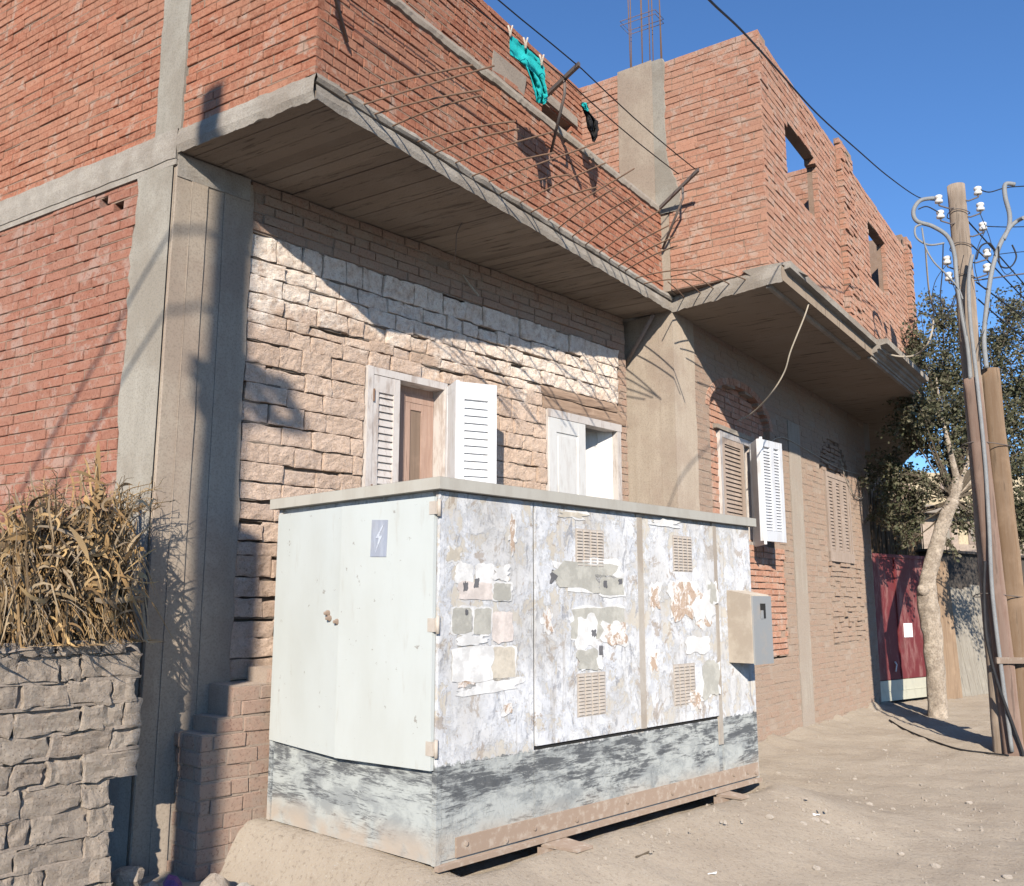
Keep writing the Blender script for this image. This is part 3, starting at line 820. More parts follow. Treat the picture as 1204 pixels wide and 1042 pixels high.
# ---- parapet of the balcony
PL = FS.px(787, 300)[0]
mb = MB()
def sp_par(za, zb): return [(0.012, PL + 0.15)]
bricks(mb, FS, sp_par, 4.752, 5.625, h=0.068, bl=0.215, joint=0.008, recess=0.012, thick=0.12, out=-0.014, seed=41, fill=0.5, head=0.75)
mb.build('parapet', [M['brick_side'], M['mortar_red']], house, fix=False)
mb = MB(); g = []
for i in range(121):
    a = 0.005 + (PL - 0.005) * i / 120; j = 0.012 * fbm((a * 5, 3, 2)) + 0.012 * mnoise.noise(Vector((a * 22, 3, 5)))
    g.append([FS.at(a, -0.02, 5.605 + j), FS.at(a, 0.004, 5.61 + j), FS.at(a, 0.010 + 0.5 * j, 5.65), FS.at(a, 0.0, 5.685 + 0.3 * j), FS.at(a, -0.10, 5.69), FS.at(a, -0.14, 5.68), FS.at(a, -0.14, 5.6)])
mb.sheet(g, 0, False)
mb.fbox(FS, PL - 0.13, PL + 0.0, -0.02, 0.012, 5.42, 5.62, 0, 0.02)
mb.build('parapet_cap', M['concrete'], house)

# ---- wall behind the balcony
mb = MB()
LBk = 4.6
def sp_back(za, zb):
    zm = (za + zb) / 2; iv = [(0.0, LBk)]
    cut = []
    if 6.93 < zm < 7.0: cut.append((0.62, 0.70))
    if 6.55 < zm < 6.8: cut.append((0.25, 0.85))
    return subtract(iv, cut)
bricks(mb, FB, sp_back, 4.75, 7.32, h=0.068, bl=0.245, joint=0.011, recess=0.018, thick=0.24, seed=42, fill=0.55, head=0.2)
mb.build('balcony_wall', [M['brick_side'], M['mortar_red']], house, fix=False)
mb = MB(); mb.fbox(FB, 0.15, 0.95, -0.1, 0.03, 6.80, 6.90, 0, 0.008); mb.fbox(FB, 1.2, 1.75, -0.1, 0.008, 6.62, 6.86, 0, 0.02)
mb.build('lintel', M['concrete'], house)

# ---- far wing, upper floor, left face with its concrete pillar
cq0, cq1 = FF.px(780, 130)[0], FF.px(727, 150)[0]; cqb = FF.px(788, 300)[0]; FFL = (SBp - BK).length
mb = MB()
bricks(mb, FF, lambda a, b: [(0.004, (cqb if a < 5.75 else cq0 + 0.03 * mnoise.noise(Vector((a * 13, 0, 1)))))], 4.76, 7.32, h=0.0725, bl=0.245, joint=0.007, recess=0.010, thick=0.24, seed=43, fill=0.62)
bricks(mb, FF, lambda a, b: [(cq1, FFL + 0.12)], 4.76, 7.36, h=0.0725, bl=0.245, joint=0.007, recess=0.016, thick=0.24, seed=44, fill=0.6)
mb.build('upper_left_wall', [M['brick_up'], M['mortar_red']], house, fix=False)
mb = MB(); n = 40; g = []
cm = FF.px(769, 150)[0]
for i in range(n + 1):
    z = 4.76 + 2.62 * i / n; sp = 0.10 * max(0, 1 - (z - 4.9) / 2.2) + 0.02
    g.append([FF.at(cq1 - 0.004 + 0.5 * rough_edge(z, 11), -0.03, z), FF.at(cq1 - 0.008 + 0.5 * rough_edge(z, 11), 0.012, z), FF.at((cq1 + cm) / 2, 0.014 + 0.003 * fbm((z * 2, 1, 6)), z), FF.at(cm, 0.016 + 0.006 * fbm((z * 4, 4, 6)), z)])
mb.sheet(g, 0, False); g = []
for i in range(n + 1):
    z = 5.60 + 1.76 * i / n; e = 0.05 * mnoise.noise(Vector((z * 3.0, 4, 2))) + 0.03 * mnoise.noise(Vector((z * 12.0, 4, 2))) - 0.16 * max(0.0, 1 - (z - 5.6) / 0.75)
    g.append([FF.at(cm, 0.014 + 0.006 * fbm((z * 4, 4, 6)), z), FF.at((cm + cq0) / 2, 0.020 + 0.008 * fbm((z * 6, 9, 6)), z), FF.at(cq0 - 0.01 + e, 0.012, z), FF.at(cq0 - 0.02 + e, -0.01, z)])
mb.sheet(g, 1, False)
mb.fbox(FF, cq0 + 0.03, cq1 - 0.02, -0.3, 0.005, 5.6, 7.37, 0); mb.fbox(FF, cqb + 0.01, cq1 - 0.02, -0.3, -0.01, 4.76, 5.6, 0)
pillar = mb.build('roof_pillar', [M['column_tan'], M['concrete_light']], house)
for i, px in enumerate((731, 739, 744, 753, 757, 762, 768, 775)):
    a = FF.px(px, 75)[0]; o = -0.05 if i % 2 else -0.24
    lean = rnd.uniform(-0.02, 0.02)
    mb = MB(); mb.tube([FF.at(a, o, 7.3), FF.at(a + lean * 0.5, o, 8.0), FF.at(a + lean, o + 0.01, 9.1 + rnd.uniform(-.1, .2))], 0.0065, 6); mb.build('reinforcing_bar', M['steel_bar'], pillar)
for z in (7.95, 8.0, 8.55):
    mb = MB(); c0, c1 = cq0 + 0.08, cq1 - 0.03
    mb.tube([FF.at(c0, -0.04, z), FF.at(c1, -0.04, z + 0.02), FF.at(c1, -0.26, z + 0.03), FF.at(c0, -0.26, z + 0.01), FF.at(c0, -0.04, z)], 0.004, 5); mb.build('stirrup', M['steel_bar'], pillar)

# ---- far wing, upper floor, street side with two openings
o1a, o1b = FR.px(925, 190)[0], FR.px(962, 220)[0]
o2a, o2b = FR.px(1022, 290)[0], FR.px(1042, 310)[0]
p1a, p1b = FR.px(986, 250)[0], FR.px(1000, 250)[0]
RE = FR.px(1068, 320)[0]
def sp_fr(za, zb):
    zm = (za + zb) / 2; iv = [(0.006, RE)]; cut = []
    z1t = 6.62 + 0.10
    if 5.90 < zm < z1t:
        hw = (o1b - o1a) / 2
        if zm > 6.58: hw *= math.sqrt(max(0, 1 - ((zm - 6.58) / (z1t - 6.58)) ** 2)) * 0.9 + 0.1
        c = (o1a + o1b) / 2; cut.append((c - hw, c + hw))
    if 5.98 < zm < 6.82: cut.append((o2a, o2b))
    return subtract(iv, cut)
mb = MB()
bricks(mb, FR, sp_fr, 4.79, 7.26, h=0.0715, bl=0.245, joint=0.007, recess=0.010, thick=0.12, seed=45, fill=0.6)
for (a, b, zt, sd) in ((p1a, p1b, 7.36, 46), (RE - 0.26, RE + 0.06, 7.42, 47)):
    bricks(mb, FR, lambda za, zb: [(a + 0.03 * rnd.random(), b - 0.03 * rnd.random())], 4.79, zt, h=0.0715, bl=0.24, joint=0.012, recess=0.014, thick=0.08, out=0.07, seed=sd, fill=0.5, pj=0.008, jit=0.005)
mb.build('upper_street_wall', [M['brick_up'], M['mortar_red']], house, fix=False)
# rooms behind: cross wall, inner wall, end wall (no roof yet)
mb = MB()
FE2 = Frame(FR.at(RE, -0.02, 0).xy, -FR.n, n=FR.d)
bricks(mb, FE2, lambda a, b: [(0.0, 5.0)], 4.75, FE2.px(1030, 287)[1], h=0.0725, bl=0.245, joint=0.007, recess=0.014, thick=0.2, seed=49, fill=0.6)
FP = Frame(FR.at(p1b, -0.26, 0).xy, -FR.n, n=-FR.d)
bricks(mb, FP, lambda a, b: [(0.0, 4.2)], 4.75, FP.px(945, 198)[1], h=0.0725, bl=0.245, joint=0.007, recess=0.014, thick=0.12, seed=50, fill=0.6)
mb.build('room_wall', [M['brick_up'], M['mortar_red']], house, fix=False)

# ------------------------------------------------------------------ windows
def leaf_mesh(P, Q, z0, z1, th=0.03, slat=0.05, rails=(0.06, 0.07), stile=0.05, panel=None, off=0.0, tilt=0.0):
    """a shutter leaf between plan points P and Q"""
    F = Frame(P, Q - P); L = (Q - P).length; mb = MB()
    mb.fbox(F, 0, stile, -th, 0, z0, z1); mb.fbox(F, L - stile, L, -th, 0, z0, z1)
    mb.fbox(F, stile, L - stile, -th, -0.002, z1 - rails[1], z1); mb.fbox(F, stile, L - stile, -th, -0.002, z0, z0 + rails[0])
    if slat:
        z = z0 + rails[0] + 0.005
        while z < z1 - rails[1] - 0.02:
            zt = min(z + slat * 0.97, z1 - rails[1] - 0.002)
            p = [F.at(stile, -0.004, z), F.at(L - stile, -0.004, z), F.at(L - stile, -0.012, z), F.at(stile, -0.012, z),
                 F.at(stile, -0.022, zt), F.at(L - stile, -0.022, zt), F.at(L - stile, -th, zt), F.at(stile, -th, zt)]
            mb.hexa(p); z += slat
        mb.fbox(F, stile, L - stile, -th - 0.004, -th + 0.001, z0 + rails[0], z1 - rails[1])
    elif panel:
        mb.fbox(F, stile, L - stile, -th + 0.004, -0.014, z0 + rails[0], z1 - rails[1])
        mb.fbox(F, stile + 0.035, L - stile - 0.035, -th + 0.004, -0.008, z0 + rails[0] + 0.035, z1 - rails[1] - 0.035)
    else:
        mb.fbox(F, stile, L - stile, -th, -0.003, z0 + rails[0], z1 - rails[1])
    return mb
def find_on_ray(F, px, py, P, dist, o0, o1, near=True):
    """plan point on the vertical plane through pixel column px at the given distance from plan point P"""
    best = None
    for i in range(400):
        o = o0 + (o1 - o0) * i / 399; q = F.pt(px, py, o).xy; e = abs((q - P).length - dist)
        if best is None or e < best[0]: best = (e, q)
    return best[1]

# window one
mb = MB(); fw = 0.055
mb.fbox(FW, w1a, w1a + fw, -0.14, 0.022, WB, W1T); mb.fbox(FW, w1b - 0.03, w1b + 0.012, -0.14, 0.012, WB, W1T)
mb.fbox(FW, w1a + fw, w1b - 0.03, -0.14, 0.018, W1T - 0.06, W1T - 0.002); mb.fbox(FW, w1a, w1b, -0.14, 0.04, WB - 0.05, WB + 0.01)
win = mb.build('window', M['white_worn'], house); plabel(win, 'window with one shutter folded out beside its brown sash')
a468 = FW.px(469, 460)[0]
lm = leaf_mesh(FW.at(w1a + fw, 0.016, 0).xy, FW.at(a468, 0.016, 0).xy, WB + 0.02, W1T - 0.065, slat=0.057, rails=(0.07, 0.13), stile=0.06)
lm.build('shutter', M['white_worn'], win)
for z in (3.20, 2.45):
    mb = MB(); mb.fbox(FW, w1a + 0.052, w1a + 0.066, 0.012, 0.03, z - 0.05, z + 0.05); mb.build('hinge', M['steel_bar'], win)
sa, sb = a468 + 0.09, w1b - 0.035
mb = MB(); so = -0.10
mb.fbox(FW, sa - 0.09, sa - 0.04, -0.14, so - 0.02, WB, W1T - 0.06, 0)
mb.fbox(FW, sa, sa + 0.06, -0.14, so, WB, W1T - 0.12, 0)
mb.fbox(FW, sa + 0.062, sa + 0.13, -0.14, so - 0.012, WB, W1T - 0.19, 0); mb.fbox(FW, sb - 0.13, sb, -0.14, so - 0.012, WB, W1T - 0.19, 0)
mb.fbox(FW, sa + 0.062, sb, -0.14, so - 0.009, W1T - 0.19, W1T - 0.12, 0); mb.fbox(FW, a468, sb, -0.139, so - 0.02, W1T - 0.12, W1T - 0.06, 0)
mb.fbox(FW, sa + 0.13, sb - 0.13, -0.14, so - 0.014, W1T - 0.25, W1T - 0.19, 0)
mb.build('sash', M['rosy_wood'], win)
mb = MB(); mb.fbox(FW, sa + 0.13, sb - 0.13, -0.135, so - 0.025, WB, W1T - 0.25); mb.build('pane', M['brown_pane'], win)
H = FW.at(w1b - 0.01, 0.015, 0).xy
Mx = find_on_ray(FW, 536, 480, H, 0.30, 0.02, 0.5)
lm = leaf_mesh(H, Mx, WB + 0.02, W1T - 0.04, slat=0, stile=0.045); lm.build('shutter', M['bright_white'], win)
Ex = find_on_ray(FW, 584, 480, Mx, 0.36, 0.10, 0.6)
lm = leaf_mesh(Mx, Ex, WB + 0.01, W1T - 0.05, slat=0.062, rails=(0.08, 0.14), stile=0.075); lm.build('shutter', M['bright_white'], win)
mb = MB(); mb.fbox(FW, w1a - 0.02, w1b + 0.02, -0.9, -0.145, WB - 0.1, W1T + 0.05); mb.build('dark_room', M['dark'], win)

# window two
mb = MB()
mb.fbox(FW, w2a, w2b + 0.02, -0.10, 0.018, W2T - 0.075, W2T, 0)
mb.fbox(FW, w2b - 0.05, w2b + 0.012, -0.10, 0.014, WB, W2T - 0.075, 0); mb.fbox(FW, w2a, w2a + 0.02, -0.10, 0.010, WB, W2T - 0.075, 0)
win = mb.build('window', M['white_worn'], house); plabel(win, 'window with a closed white panel leaf under wooden lintels')
m687 = FW.px(687, 520)[0]
lm = leaf_mesh(FW.at(w2a + 0.01, 0.016, 0).xy, FW.at(m687, 0.016, 0).xy, WB, W2T - 0.08, slat=0, panel=True, rails=(0.1, 0.13), stile=0.11); lm.build('shutter', M['white_paint'], win)
lm = leaf_mesh(FW.at(m687 - 0.06, -0.66, 0).xy, FW.at(w2b - 0.045, -0.05, 0).xy, WB, W2T + 0.12, slat=0, panel=True, rails=(0.1, 0.2), stile=0.16); lm.build('shutter', M['white_paint'], win)
mb = MB()
pts0 = [(w2a - 0.07, 3.425, 3.52), (w2b + 0.10, 3.425, 3.515)]
for (za, zb, oo, a0, a1) in ((3.425, 3.535, 0.012, w2a - 0.06, w2b + 0.11), (3.54, 3.63, 0.022, w2a - 0.10, w2b - 0.05)):
    g = []
    for i in range(13):
        a = a0 + (a1 - a0) * i / 12; j = lambda k: 0.010 * fbm((a * 4, k, za * 9))
        g.append([FW.at(a, -0.2, za + j(0)), FW.at(a, oo - 0.01 + j(1), za + j(0)), FW.at(a, oo + j(2), za + 0.02 + j(5)), FW.at(a, oo + j(3), zb - 0.025 + j(6)), FW.at(a, oo - 0.012 + j(4), zb + j(7)), FW.at(a, -0.2, zb + j(7))])
    mb.sheet(g, 0, False)
    for row in (g[0], g[-1]):
        b0 = len(mb.v); mb.v += [tuple(p) for p in row]; mb.quad_faces(b0, [tuple(range(len(row)))], 0)
mb.build('lintel', M['lintel_wood'], win)
mb = MB(); mb.fbox(FW, w2a - 0.3, w2b + 0.14, -1.2, -0.75, WB - 0.1, W2T + 0.25); mb.build('dark_room', M['dark'], win)

# window three, in the arched niche
o3 = -0.09
mb = MB()
mb.fbox(G, w3a, w3a + 0.06, -0.2, o3 + 0.03, w3z, w3t); mb.fbox(G, w3b - 0.06, w3b, -0.2, o3 + 0.03, w3z, w3t)
mb.fbox(G, w3a + 0.06, w3b - 0.06, -0.2, o3 + 0.028, w3t - 0.07, w3t); mb.fbox(G, w3a, w3b, -0.2, o3 + 0.06, w3z - 0.05, w3z)
c3 = G.px(872, 540, o3)[0]
mb.fbox(G, c3, c3 + 0.05, -0.2, o3 + 0.02, w3z, w3t - 0.07)
win = mb.build('window', M['white_worn'], house); plabel(win, 'arched window with one grey louvred leaf and a white shutter swung out')
leaf_mesh(G.at(w3a + 0.06, o3 + 0.025, 0).xy, G.at(c3, o3 + 0.025, 0).xy, w3z, w3t - 0.07, slat=0.05, stile=0.08).build('shutter', M['grey_wood'], win)
H3 = G.at(c3 + 0.10, -0.03, 0).xy
M3 = find_on_ray(G, 895, 560, H3, 0.52, 0.02, 0.8)
leaf_mesh(H3, M3, w3z - 0.06, w3t - 0.06, slat=0, stile=0.05).build('shutter', M['bright_white'], win)
E3 = find_on_ray(G, 921, 560, M3, 0.50, -0.1, 0.9)
lm = leaf_mesh(M3, E3, w3z - 0.02, w3t - 0.08, th=0.045, slat=0.035, stile=0.07, rails=(0.12, 0.08))
Fq = Frame(M3, E3 - M3); LL = (E3 - M3).length
lm.fbox(Fq, LL * 0.46, LL * 0.60, -0.045, 0.001, w3z + 0.1, w3t - 0.16)
lm.build('shutter', M['bright_white'], win)
mb = MB(); mb.fbox(G, w3a + 0.02, w3b - 0.02, -0.8, -0.21, w3z - 0.02, w3t); mb.build('dark_room', M['dark'], win)
# lintel scraps over it
mb = MB(); mb.fbox(G, w3a - 0.12, w3b + 0.02, -0.12, o3 + 0.05, w3t + 0.005, w3t + 0.06, 0, 0.012); mb.build('lintel', M['concrete'], win)

# window four
mb = MB()
mb.fbox(G, w4a, w4a + 0.06, -0.1, 0.025, w4z, w4t); mb.fbox(G, w4b - 0.06, w4b, -0.1, 0.025, w4z, w4t)
mb.fbox(G, w4a + 0.06, w4b - 0.06, -0.1, 0.022, w4t - 0.07, w4t); mb.fbox(G, w4a, w4b, -0.1, 0.035, w4z - 0.04, w4z + 0.10)
win = mb.build('window', M['grey_wood'], house); plabel(win, 'window with closed weathered grey louvres at the far end')
for k in range(3):
    q0 = w4a + 0.06 + (w4b - w4a - 0.12) * k / 3; q1 = w4a + 0.06 + (w4b - w4a - 0.12) * (k + 1) / 3
    leaf_mesh(G.at(q0, 0.014, 0).xy, G.at(q1, 0.014, 0).xy, w4z + 0.10, w4t - 0.07, slat=0.05, stile=0.09, rails=(0.04, 0.06)).build('shutter', M['grey_wood'], win)
# ------------------------------------------------------------------ ground
KZ = 0.30
K = on_z(512, 1020, KZ).xy
FK = Frame(K, U)                      # street face of the cabinet
FKL = Frame(K, dc, n=(-U.x, -U.y))    # its left end
CL, CD, CH = 3.30, 1.54, 1.90
def ground_h(x, y):
    p = Vector((x, y)) - K; a = p.dot(U); b = p.dot(dc)       # cabinet coordinates, b>0 towards the house
    dx = max(-a, 0, a - CL); fr = max(-b, 0.0)
    h = 0.0
    left = max(0.0, min(1.0, 1 - max(0, dx - 0.10) / 0.16)) if a < 0 else max(0.0, 1 - dx / 1.3)
    if a < 0 and b < 0.35: left = max(left, (1 - max(0, dx - 0.1) / 0.9) * max(0, min(1, (0.35 - b) / 0.5)))
    left = max(0.0, left); left = left * left * (3 - 2 * left)
    f = max(0.0, 1 - fr / 1.15); f = f * f * (3 - 2 * f)
    h += 0.262 * left * f
    if 0.12 < a < CL + 0.1 and b > -0.12: h -= 0.09 * max(0.0, min(1.0, (b + 0.12) / 0.2)) * min(1.0, (a - 0.12) / 0.15)
    h += 0.018 * fbm((x * 0.9, y * 0.9, 0.3)) + 0.014 * fbm((x * 3.3, y * 3.3, 1.3)) + 0.009 * fbm((x * 9, y * 9, 2.0))
    # wheel-worn ridges running along the street
    q = Vector((x, y)); al = q.dot(Vector((-G.d.y, G.d.x)))
    h += 0.014 * mnoise.noise(Vector((al * 4.2, q.dot(G.d) * 0.6, 7)))
    if -0.30 < a < 0.12 and b > -0.05: h += 0.035 * min(1.0, 1 - abs(a - 0.03) / 0.34) * min(1.0, (b + 0.05) / 0.1)
    q = Vector((x, y)); og = (q - G.P).dot(G.n); ag = (q - G.P).dot(G.d)
    if -0.2 < ag < END + 0.2: h += 0.10 * math.exp(-max(0.0, og) / 0.22) * (0.7 + 0.6 * fbm((ag * 2.0, 0, 5)))
    return h
def mat_ground():
    b = NB('dusty_ground', 0.97, 0.05)
    c = b.mix(b.step(b.noise(b.pos, 1.1, 6, 0.65), 0.3, 0.7), (0.42, 0.345, 0.275), (0.50, 0.42, 0.34))
    c = b.mix(b.step(b.noise(b.mapping(b.pos, (1, 1, 1), (0, 0, 0.6)), 5.0, 6, 0.7), 0.55, 0.75, 0, 0.5), c, (0.34, 0.275, 0.215))
    c = b.mix(b.step(b.noise(b.pos, 40, 5, 0.75), 0.53, 0.66, 0, 0.6), c, (0.24, 0.19, 0.15))
    c = b.mix(b.step(b.noise(b.pos, 60, 4, 0.7), 0.60, 0.68, 0, 0.6), c, (0.60, 0.54, 0.46))
    b.col(c)
    h = b.math('ADD', b.noise(b.pos, 14, 6, 0.7), b.math('MULTIPLY', b.noise(b.pos, 90, 4, 0.7), 0.35))
    b.bump(h, 0.9, 0.024); return b.mat
M['ground'] = mat_ground()
mb = MB()
xs = np.arange(-6.0, 14.01, 0.07); ys = np.arange(-2.0, 24.01, 0.07)
g = []
for x in xs:
    g.append([(x, y, ground_h(x, y) - 0.25 * max(0, (abs(x - 4) - 9.6) / 0.4, (y - 23.5) / 0.5, (-1.5 - y) / 0.5) ** 2) for y in ys])
mb.sheet(g, 0)
L0 = 400
mb.box(-L0, L0, -L0, L0, -0.30, -0.16)
gr = mb.build('ground', M['ground'], fix=False); gr['kind'] = 'structure'

# ------------------------------------------------------------------ electricity cabinet
def mat_cab_side():
    b = NB('cabinet_door_paint', 0.5, 0.4)
    c = b.mix(b.step(b.noise(b.mapping(b.obj, (1, 1, 0.4)), 3.0, 5, 0.6), 0.35, 0.75), (0.66, 0.69, 0.66), (0.62, 0.64, 0.60))
    st = b.noise(b.mapping(b.obj, (7, 7, 1.2)), 2.0, 5, 0.7)
    c = b.mix(b.step(st, 0.58, 0.72, 0, 0.30), c, (0.50, 0.47, 0.40))
    c = b.mix(b.step(b.noise(b.obj, 17, 5, 0.7), 0.655, 0.69, 0, 0.8), c, (0.34, 0.31, 0.27))
    b.col(c); b.bump(b.noise(b.obj, 3.0, 3, 0.5), 0.25, 0.02); return b.mat
def mat_cab_front():
    b = NB('cabinet_pasted_panels', 0.85, 0.2)
    o = b.obj; x, y, z = b.xyz(o)
    beige = b.mix(b.step(b.noise(o, 5, 5, 0.7), 0.3, 0.7), (0.54, 0.49, 0.42), (0.62, 0.58, 0.52))
    # pasted paper left in ragged sheets, bleached to a bluish white
    n1 = b.noise(o, 3.6, 8, 0.70, 0.35); n2 = b.noise(b.mapping(o, (1.0, 1.0, 0.55)), 11.0, 6, 0.72, 0.5)
    cover = b.math('ADD', b.math('MULTIPLY', n1, 0.6), b.math('MULTIPLY', n2, 0.4))
    paper = b.mix(b.step(b.noise(o, 7, 5, 0.7), 0.35, 0.65), (0.66, 0.67, 0.70), (0.58, 0.585, 0.595))
    m1 = b.step(cover, 0.468, 0.480)
    c = b.mix(m1, beige, paper)
    m2 = b.step(cover, 0.50, 0.507)
    m3 = b.step(b.noise(b.mapping(o, (1, 1, 0.8), (0, 0, 0), (5.0, 0, 2.0)), 9, 7, 0.75, 0.8), 0.50, 0.515)
    c = b.mix(b.math('MULTIPLY', m2, 0.75), c, (0.72, 0.725, 0.745))
    c = b.mix(b.math('MULTIPLY', m3, 0.55), c, (0.57, 0.585, 0.625))
    c = b.mix(b.step(b.noise(o, 40, 5, 0.75), 0.54, 0.64, 0, 0.55), c, (0.45, 0.44, 0.43))
    # brown paste and dirt
    br = b.noise(b.mapping(o, (1, 1, 0.8), (0, 0, 0), (3.1, 0, 1.7)), 4.2, 7, 0.75, 0.6)
    c = b.mix(b.step(br, 0.57, 0.60, 0, 0.7), c, (0.36, 0.285, 0.225))
    # grey scuffs, thin dark vertical scratches
    sc = b.noise(b.mapping(o, (2.2, 2.2, 0.9), (0, 0, 0), (1.3, 0, 0)), 6.0, 6, 0.72, 0.8)
    c = b.mix(b.step(sc, 0.575, 0.64, 0, 0.75), c, (0.30, 0.31, 0.35))
    vs_ = b.noise(b.mapping(o, (24, 24, 2.6)), 1.0, 5, 0.7, 0.6)
    c = b.mix(b.math('MULTIPLY', b.step(vs_, 0.60, 0.68), b.step(b.noise(o, 2.5, 3, 0.6), 0.50, 0.60, 0, 0.6)), c, (0.20, 0.21, 0.25))
    gr = b.step(b.noise(b.mapping(o, (1, 1, 0.7), (0, 0, 0), (7, 0, 3)), 2.2, 5, 0.65), 0.42, 0.62, 0, 0.42)
    c = b.mix(gr, c, (0.47, 0.445, 0.41))
    dr = b.noise(b.mapping(o, (9, 9, 0.5), (0, 0, 0), (2, 0, 4)), 2.2, 5, 0.7)
    c = b.mix(b.step(dr, 0.57, 0.68, 0, 0.45), c, (0.38, 0.345, 0.31))
    # slate paint brushed along the foot
    s1 = b.noise(b.mapping(o, (1.0, 1.0, 3.0), (0, 0.12, 0)), 2.6, 6, 0.7, 0.5); s2 = b.noise(b.mapping(o, (1.6, 1.6, 16), (0, 0.2, 0)), 3.0, 7, 0.78, 1.0)
    zz = b.math('MULTIPLY', b.step(z, 0.10, 0.47), 0.06)
    sm = b.math('MULTIPLY', b.step(b.math('ADD', b.math('ADD', b.math('MULTIPLY', s1, 0.55), b.math('MULTIPLY', s2, 0.45)), zz), 0.515, 0.60), 0.92)
    film = b.step(b.noise(b.mapping(o, (1, 1, 1.8)), 4.5, 6, 0.72, 0.6), 0.44, 0.62, 0.0, 0.75)
    foot = b.mix(film, (0.45, 0.465, 0.45), (0.25, 0.265, 0.27)); foot = b.mix(sm, foot, (0.095, 0.10, 0.108))
    foot = b.mix(b.math('MULTIPLY', b.step(z, 0.02, 0.22, 1, 0), b.step(b.noise(o, 5, 5, 0.6), 0.3, 0.6)), foot, (0.46, 0.39, 0.32))
    edge = b.math('ADD', z, b.math('MULTIPLY', b.math('SUBTRACT', b.noise(o, 22, 4, 0.7), 0.5), 0.10))
    c = b.mix(b.step(edge, 0.478, 0.488), foot, c)
    b.col(c)
    h = b.math('ADD', b.math('ADD', m1, m2), b.math('MULTIPLY', b.noise(o, 30, 5, 0.7), 0.7))
    b.bump(h, 0.5, 0.006); return b.mat
def mat_foot():
    b = NB('cabinet_foot_paint', 0.7, 0.3); o = b.obj; x, y, z = b.xyz(o)
    s1 = b.noise(b.mapping(o, (1.0, 1.0, 3.0), (0.1, 0, 0)), 2.4, 6, 0.7, 0.6); s2 = b.noise(b.mapping(o, (1.6, 1.6, 15), (0.2, 0, 0)), 3.0, 7, 0.78, 1.4)
    sm = b.math('MULTIPLY', b.step(b.math('ADD', b.math('ADD', b.math('MULTIPLY', s1, 0.5), b.math('MULTIPLY', s2, 0.5)), b.math('MULTIPLY', b.step(z, 0.1, 0.47), 0.07)), 0.517, 0.61), 0.9)
    film = b.step(b.noise(b.mapping(o, (1, 1, 1.8)), 4.0, 6, 0.72, 0.6), 0.42, 0.62, 0.0, 0.75)
    c = b.mix(film, (0.47, 0.495, 0.475), (0.265, 0.28, 0.285)); c = b.mix(sm, c, (0.095, 0.10, 0.108))
    c = b.mix(b.math('MULTIPLY', b.step(z, 0.03, 0.2, 1, 0), b.step(b.noise(o, 4, 5, 0.6), 0.3, 0.6)), c, (0.46, 0.39, 0.32))
    b.col(c); b.bump(b.math('ADD', s1, b.noise(o, 30, 4, 0.7)), 0.3, 0.004); return b.mat
M['cab_side'] = mat_cab_side(); M['cab_front'] = mat_cab_front(); M['cab_foot'] = mat_foot()
M['cab_cap'] = mat_paint('cabinet_cap', (0.60, 0.56, 0.49), worn=(0.50, 0.45, 0.38), amt=0.5, scale=6, rough=0.7, dirt=(0.44, 0.38, 0.31))
M['cream_trim'] = mat_rough('cream_trim', (0.60, 0.53, 0.44), (0.66, 0.60, 0.52), 8, 40, 0.003, 0.4, rough=0.7, c2=(0.48, 0.40, 0.32), speck=0.08)
M['rust'] = mat_metal('rusty_rail', (0.38, 0.285, 0.22), rust=(0.50, 0.42, 0.35), amt=0.9, rough=0.9, scale=18)
M['hole'] = mat_rough('dark_hole', (0.02, 0.02, 0.02), (0.03, 0.03, 0.03), 5)
M['vent'] = mat_rough('vent_paint', (0.58, 0.50, 0.42), (0.66, 0.59, 0.51), 12, 40, 0.003, 0.4, rough=0.7, speck=0.08)
M['grey_steel'] = mat_metal('grey_steel', (0.33, 0.335, 0.33), rust=(0.42, 0.36, 0.30), amt=0.6, rough=0.5)
M['box_beige'] = mat_rough('box_beige', (0.52, 0.45, 0.37), (0.60, 0.53, 0.44), 5, 40, 0.003, 0.4, rough=0.75, speck=0.06, c2=(0.44, 0.37, 0.30), c2s=4)
PAPER = {'w': (0.70, 0.70, 0.70), 'g': (0.50, 0.48, 0.42), 'b': (0.44, 0.35, 0.28), 'k': (0.13, 0.13, 0.14), 'c': (0.62, 0.57, 0.49), 'p': (0.66, 0.60, 0.57)}
for k, c in PAPER.items():
    M['paper_' + k] = mat_rough('paper_' + k, c, tuple(min(1, x * 1.12) for x in c), 14, 30, 0.006, 0.9, rough=0.85, c2=tuple(x * 0.82 for x in c), c2s=9, speck=0.06)

def mat_flaked():
    b = NB('paper_b', 0.88, 0.15); n = b.noise(b.mapping(b.obj, (1, 1, 0.7)), 17, 7, 0.75, 0.6)
    c = b.mix(b.step(n, 0.49, 0.52), (0.40, 0.31, 0.245), (0.60, 0.57, 0.55)); c = b.mix(b.step(b.noise(b.obj, 33, 5, 0.7), 0.52, 0.6, 0, 0.6), c, (0.27, 0.20, 0.155))
    b.col(c); b.bump(n, 0.7, 0.008); return b.mat
M['paper_b'] = mat_flaked()
cab = thing('electricity_cabinet', 'large pale metal electricity cabinet covered in torn posters with slate foot', 'electricity cabinet', (K.x, K.y, KZ), math.atan2(U.y, U.x))
LF = Frame((0, 0), (1, 0), n=(0, -1)); LL_ = Frame((0, 0), (0, 1), n=(-1, 0)); LR_ = Frame((CL, 0), (0, 1), n=(1, 0))
lb = lambda m, n_, mat, par=cab: m.build(n_, mat, par, local=True)
def cx(px, py): a, z = FK.px(px, py); return a, z - KZ
mb = MB()
